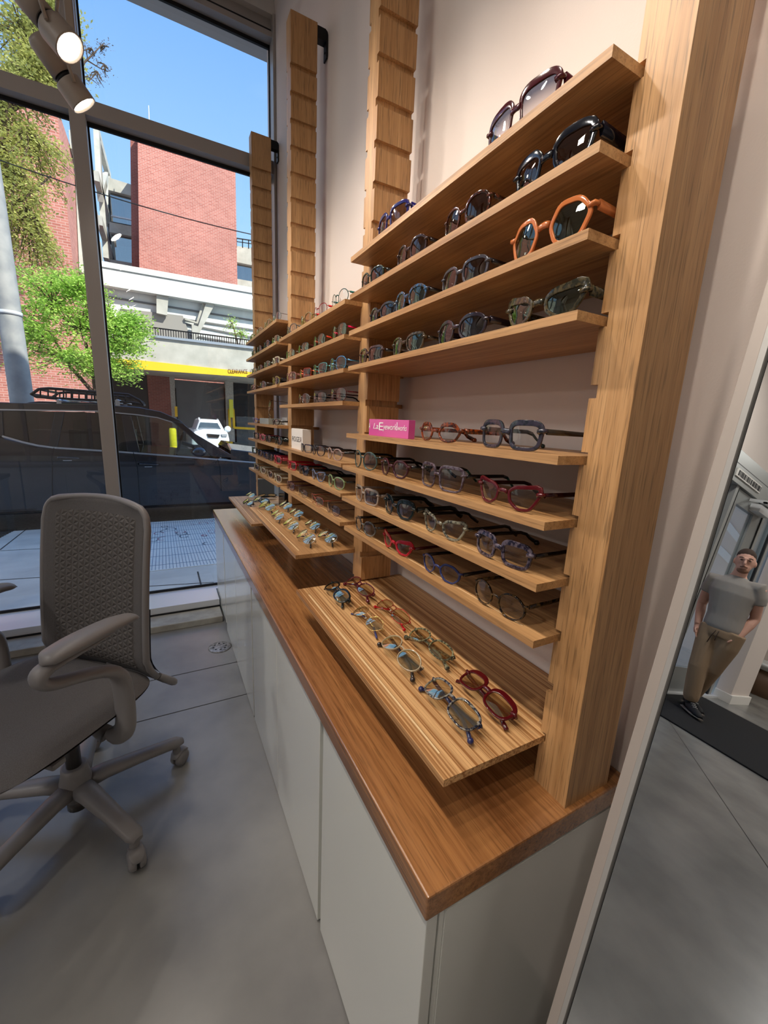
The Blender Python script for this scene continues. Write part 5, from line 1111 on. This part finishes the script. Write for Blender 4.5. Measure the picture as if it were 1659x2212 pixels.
# back
def byz(z):
    # centre line of the backrest
    t = (z-.40)/.59; return .112+.062*t**1.6+(.075*max(0, (.52-z)/.12)**1.6 if z < .52 else 0)
def backf(off, ins=0.0):
    def fn(u, v):
        x = u*2-1; z = .405+v*.588; hw = .198-.004*v; top = .993
        if v > .88: 
            q = (v-.88)/.12; hw -= .055*(1-math.sqrt(max(0, 1-q*q)))
        X = x*(hw-ins); Y = byz(z)-.020*x*x+off; zz = z-(.012*x*x if v > .9 else 0)
        return (X, Y, z-(.010*x*x*max(0, (v-.7)/.3)))
    return fn
f = MB(); f.grid(backf(0), 20, 36); f.grid(backf(.015), 20, 36)
A_f, B_f = backf(0), backf(.015); n_ = 36
for u in (0, 1): f.grid(lambda a, b, u=u: tuple(Vector(A_f(u, b)).lerp(Vector(B_f(u, b)), a)), 1, 36)
for v in (0, 1): f.grid(lambda a, b, v=v: tuple(Vector(A_f(a, v)).lerp(Vector(B_f(a, v)), b)), 20, 1)
bkr = f.build('backrest', M_FAB, ch)
f = MB()
def emb(u, v):
    p = backf(-.0035)( .5+(u-.5)*.80, .10+v*.83); e = min(u, 1-u, v*1.6, (1-v)*1.6); return (p[0], p[1]+.004*(1-min(1, e/.05)), p[2])
f.grid(emb, 20, 30); f.build('embossed_panel', facet_fabric(), bkr)
f = MB()
for sg in (-1, 1):
    P = [Vector((sg*.185, .225, .362)), Vector((sg*.194, .205, .382)), Vector(B_f((sg+1)/2, .02))+Vector((0, .002, 0)), Vector(B_f((sg+1)/2, .06))]; q_, r_ = spl(P, [.008, .013, .012, .0095], 4); f.tube(q_, r_, 8)
mid_f = lambda u, v: Vector(A_f(u, v)).lerp(Vector(B_f(u, v)), .55)
P = [mid_f(0, i/16) for i in range(1, 16)]+[mid_f(0, v) for v in (.955, .97, .985)]+[mid_f(i/12, 1) for i in range(13)]+[mid_f(1, v) for v in (.985, .97, .955)]+[mid_f(1, i/16) for i in range(15, 0, -1)]
f.tube(P, .0098, 10)
f.grid(lambda u, v: (Vector(B_f(u, v*.45))+Vector((0, .012+.02*math.sin(math.pi*u), 0))), 12, 12); f.grid(lambda u, v: Vector(((u*2-1)*.19, .232-.035*v, .362+.043*v)), 12, 3)
f.build('back_shell', M_PLA, ch)
f = MB(); f.tube([(0, .08, .40), (0, .16, .39), (0, .185, .45), (0, .15, .58)], [.03, .035, .03, .02], 10, flat=(1.3, .7, (1, 0, 0))); f.build('spine', M_PLA, ch)
# arms
for sg in (-1, 1):
    X_ = sg*.252
    f = MB(); P = [(X_+sg*.004, .036, .704), (X_+sg*.002, .005, .716), (X_, -.06, .722), (X_, -.14, .722), (X_-sg*.004, -.195, .716), (X_-sg*.008, -.214, .706)]
    q_, r_ = spl(P, [.003, .022, .029, .031, .028, .006]); q_ = [p+Vector((.012, .04, 0))*(sg < 0) for p in q_]; f.tube(q_, r_, 16, flat=(1.15, .55, (0, 0, 1))); f.build('arm_pad', M_PLA, ch)
    f = MB(); P = [(X_-sg*.004, -.02, .702), (X_, -.10, .700), (X_-sg*.004, -.175, .698), (X_-sg*.008, -.213, .690), (X_-sg*.008, -.222, .672), (X_-sg*.004, -.205, .654), (X_, -.15, .637), (X_+sg*.002, -.09, .615), (X_+sg*.004, -.05, .588), (X_+sg*.006, -.036, .55), (X_+sg*.006, -.034, .47), (X_+sg*.002, -.036, .415), (X_-sg*.02, -.04, .388), (X_-sg*.06, -.04, .378), (X_-sg*.14, -.03, .392)]
    q_, r_ = spl(P, [.008, .015, .021, .023, .023, .022, .022, .024, .028, .030, .030, .030, .027, .022, .018], 4); q_ = [p+Vector((.012, .04, 0))*(sg < 0) for p in q_]; f.tube(q_, r_, 16, flat=(.62, 1.0, (1, 0, 0))); f.build('arm_support', M_PLA, ch)
# ================================================================== person seen in the mirror
PX, PY_ = -4.69, 1.64
pr = empty('person', (PX, PY_, 0), label='bearded man in grey t-shirt and khaki joggers, hands in pockets, on the black mat', cat='person')
M_SKIN = mat('skin', srgb(206, 158, 138), .55); M_TEE = mat('grey_jersey', srgb(146, 140, 134), .9, bump=(120, .3)); M_KHA = mat('khaki_cotton', srgb(150, 126, 100), .9, bump=(60, .5))
M_HAIR = mat('brown_hair', srgb(58, 42, 32), .8); M_BRD_ = mat('stubble', srgb(138, 100, 80), .8); M_SHOE = mat('black_shoe', srgb(22, 22, 26), .7); M_SOLE = mat('grey_sole', srgb(120, 112, 104), .7)
def loft(mb, rings, n=16):
    """rings: (centre (x,y,z) relative, half-depth x, half-width y)"""
    vs = []; P = [Vector(r[0]) for r in rings]
    for i, (c, hx, hy) in enumerate(rings):
        for k in range(n):
            t = 2*math.pi*k/n; vs.append(P[i]+Vector((math.cos(t)*hx, math.sin(t)*hy, 0)))
    fs = [(i*n+k, i*n+(k+1) % n, (i+1)*n+(k+1) % n, (i+1)*n+k) for i in range(len(rings)-1) for k in range(n)]
    mb.add(vs, fs, True); mb.add(vs[:n], [tuple(range(n))[::-1]]); mb.add(vs[-n:], [tuple(range(n))])
def remesh(o, vs_, it=4):
    r = o.modifiers.new('remesh', 'REMESH'); r.mode = 'VOXEL'; r.voxel_size = vs_; r.use_smooth_shade = True
    s_ = o.modifiers.new('smooth', 'SMOOTH'); s_.factor = .6; s_.iterations = it; return o
# local frame: +x faces the mirror, y along the shoulders, relative to (PX, PY_)
SL_, SR = Vector((-.01, .225, 1.33)), Vector((.0, -.135, 1.36))
EL, ER = Vector((-.06, .262, 1.05)), Vector((-.09, -.160, 1.075))
WL, WR = Vector((.03, .198, .84)), Vector((.02, -.128, .865))
HL, HR = Vector((.0, .09, .86)), Vector((.0, -.085, .87))
KL, KR = Vector((.05, .065, .46)), Vector((-.03, -.02, .48))
AL, AR = Vector((.02, .03, .09)), Vector((-.20, .115, .105))
HC = Vector((.02, .03, 1.565))
b = MB()
loft(b, [((0, .02, .84), .10, .15), ((0, .02, .95), .10, .14), ((0, .03, 1.1), .105, .15), ((0, .04, 1.25), .11, .175), ((0, .045, 1.34), .09, .16), ((0, .045, 1.39), .06, .09), ((.005, .04, 1.43), .055, .058), ((.01, .035, 1.50), .052, .052)])
for (s_, e_, w_) in ((SL_, EL, WL), (SR, ER, WR)):
    b.tube([s_, s_.lerp(e_, .5), e_, e_.lerp(w_, .35), w_], [.056, .050, .041, .042, .029], 12)
    sd = 1 if s_.y > 0 else -1; d = Vector((.25, -sd*.35, -.9)).normalized()
    b.tube([w_, w_+d*.05, w_+d*.085], [.029, .036, .034], 10, flat=(1, .55, (1, 0, .3)))
    for q in range(4):
        o_ = Vector((.028-.019*q, sd*.004, 0)); b.tube([w_+d*.08+o_, w_+d*(.115-.004*abs(q-1.3))+o_, w_+d*(.145-.006*abs(q-1.3))+o_+Vector((0, -sd*.012, 0))], [.0095, .009, .007], 6)
    b.tube([w_+d*.03+Vector((.03, 0, 0)), w_+d*.06+Vector((.05, 0, 0)), w_+d*.09+Vector((.052, -sd*.008, 0))], [.012, .010, .008], 6)
for (s_, e_, w_) in ((HL, KL, AL), (HR, KR, AR)): b.tube([s_, s_.lerp(e_, .5), e_, e_.lerp(w_, .35), w_], [.085, .072, .052, .052, .036], 12)
body_i = len(b.v)
b.ball(HC+Vector((-.008, 0, .012)), .1, 16, 12, (.94, .76, 1.08)); b.ball(HC+Vector((.022, 0, -.045)), .07, 14, 10, (.9, .80, 1.0)); b.ball(HC+Vector((.055, 0, -.085)), .028, 10, 8, (1, 1.3, .8))
b.tube([HC+Vector((.088, 0, .02)), HC+Vector((.105, 0, -.012)), HC+Vector((.108, 0, -.028))], [.008, .013, .011], 8)
b.tube([HC+Vector((.082, .036, .030)), HC+Vector((.092, 0, .030)), HC+Vector((.082, -.036, .030))], .008, 6); b.tube([HC+Vector((.082, .022, -.055)), HC+Vector((.092, 0, -.055)), HC+Vector((.082, -.022, -.055))], .006, 6)
for sg in (-1, 1): b.ball(HC+Vector((-.008, sg*.079, -.008)), .026, 10, 8, (.7, .4, 1.1))
HR_ = Matrix.Rotation(R_(-19), 3, 'Z')@Matrix.Rotation(R_(-4), 3, 'X')@Matrix.Rotation(R_(5), 3, 'Y')
def turn(mb, i0=0):
    for i in range(i0, len(mb.v)): mb.v[i] = tuple(HR_@(Vector(mb.v[i])-HC)+HC)
turn(b, body_i)
b.build('body', M_SKIN, pr); remesh(pr.children[-1], .0065, 3)
f = MB()
for sg in (-1, 1): f.ball(HC+Vector((.084, sg*.031, .014)), .008, 8, 6, (.6, 1.4, .7))
turn(f); f.build('eyes', mat('dark_eyes', srgb(50, 36, 30), .3), pr)
f = MB()
for sg in (-1, 1): f.tube([HC+Vector((.086, sg*.014, .034)), HC+Vector((.088, sg*.032, .039)), HC+Vector((.078, sg*.05, .034))], .0045, 5)
turn(f); f.build('eyebrows', M_HAIR, pr)
f = MB(); f.ball(HC+Vector((-.020, 0, .052)), .094, 16, 12, (.97, .80, .86)); f.ball(HC+Vector((-.042, 0, .01)), .084, 14, 10, (.75, .90, .9)); turn(f); o = f.build('hair', M_HAIR, pr); remesh(o, .006, 2)
f = MB(); f.ball(HC+Vector((.043, 0, -.084)), .046, 14, 10, (.96, 1.06, .66)); f.tube([HC+Vector((.083, .026, -.052)), HC+Vector((.098, 0, -.043)), HC+Vector((.083, -.026, -.052))], .0065, 6); turn(f); o = f.build('beard', M_BRD_, pr)
# t-shirt
f = MB()
loft(f, [((0, .015, .865), .118, .150), ((0, .015, .90), .125, .158), ((0, .02, 1.0), .118, .152), ((.0, .03, 1.12), .122, .165), ((0, .04, 1.24), .128, .192), ((0, .045, 1.33), .108, .185), ((0, .045, 1.375), .078, .125), ((.0, .042, 1.415), .062, .068)], 20)
for (s_, e_) in ((SL_, EL), (SR, ER)): f.tube([Vector((0, .045, 1.33)).lerp(s_, .5), s_, s_.lerp(e_, .28), s_.lerp(e_, .52)], [.055, .066, .069, .069], 14)
o = f.build('t_shirt', M_TEE, pr); remesh(o, .008, 4)
f = MB()
loft(f, [((0, .01, .80), .118, .150), ((0, .012, .86), .122, .155), ((0, .015, .90), .112, .146)], 20)
f.tube([HL+Vector((0, 0, .02)), HL.lerp(KL, .35), HL.lerp(KL, .7), KL, KL.lerp(AL, .4), KL.lerp(AL, .8), AL+Vector((0, 0, .03))], [.098, .098, .086, .078, .074, .068, .056], 16)
f.tube([HR+Vector((0, 0, .02)), HR.lerp(KR, .35), HR.lerp(KR, .7), KR, KR.lerp(AR, .4), KR.lerp(AR, .8), AR+Vector((0, 0, .03))], [.096, .098, .086, .077, .072, .066, .055], 16)
o = f.build('jogger_trousers', M_KHA, pr); remesh(o, .009, 3)
f = MB(); f.tube([(.118, .012, .855), (.126, .03, .80), (.122, .045, .72)], .0035, 5); f.tube([(.118, -.01, .855), (.128, -.006, .79), (.126, -.008, .76)], .0035, 5); f.build('drawstring', M_HAIR, pr)
for (a_, dx, dy) in ((AL, .62, -.78), (AR, .55, -.83)):
    d = Vector((dx, dy, 0)).normalized(); s_ = Vector((-d.y, d.x, 0)); g0 = Vector((a_.x, a_.y, 0))-d*.05
    f = MB(); f.tube([g0+Vector((0, 0, .06)), g0+d*.05+Vector((0, 0, .075)), g0+d*.12+Vector((0, 0, .06)), g0+d*.20+Vector((0, 0, .045)), g0+d*.255+Vector((0, 0, .035))], [.034, .05, .046, .044, .022], 12, flat=(.9, .8, (0, 0, 1)))
    f.tube([Vector((a_.x, a_.y, .06)), Vector((a_.x, a_.y, .125))], [.046, .044], 12); sh = f.build('shoe', M_SHOE, pr)
    f = MB(); f.tube([g0+Vector((0, 0, .0275))-d*.02, g0+d*.06+Vector((0, 0, .0275)), g0+d*.17+Vector((0, 0, .0255)), g0+d*.27+Vector((0, 0, .0275))], [.030, .044, .048, .022], 12, flat=(1, .28, (0, 0, 1))); f.build('sole', M_SOLE, sh)
    f = MB()
    for q in range(5): c = g0+d*(.10+.022*q)+Vector((0, 0, .108-.010*q)); f.tube([c-s_*.022, c+Vector((0, 0, .004)), c+s_*.022], .0028, 5)
    f.build('laces', mat('lace_white', srgb(200, 198, 196), .8), sh)
pr.location.z = .0065
# ================================================================== furniture behind the camera, faintly mirrored in the window
M_DESK = mat('white_desk_laminate', srgb(206, 208, 206), .4)
for k in range(3):
    x = -3.45+k*.84
    rt = empty('storage_cabinet', (x, -.64, 0), label='white storage cabinet in the row behind the camera, mirrored in the window glass', cat='cabinet', group='white storage cabinets behind the camera')
    rbox((-.415, -.25, 0), (.415, .25, .6475)).build('carcass', M_DESK, rt)
    for sg in (-1, 1): rbox((min(.003*sg, .412*sg), .25, .01), (max(.003*sg, .412*sg), .268, .64)).build('door', M_DESK, rt, bevel=.0015)
dk = empty('desk', (-2.25, 2.1, 0), label='desk with white legs left of the chair, mirrored in the window glass', cat='desk')
rbox((-.45, -.55, .70), (.45, .38, .725)).build('desk_top', mat('grey_desk_top', srgb(92, 94, 96), .4), dk, bevel=.002)
for (sx_, sy_) in ((-1, -1), (1, -1), (-1, 1), (1, 1)):
    rbox((sx_*.42-.02, (-.085+sy_*.43)-.02, 0), (sx_*.42+.02, (-.085+sy_*.43)+.02, .70)).build('leg', M_DESK, dk)
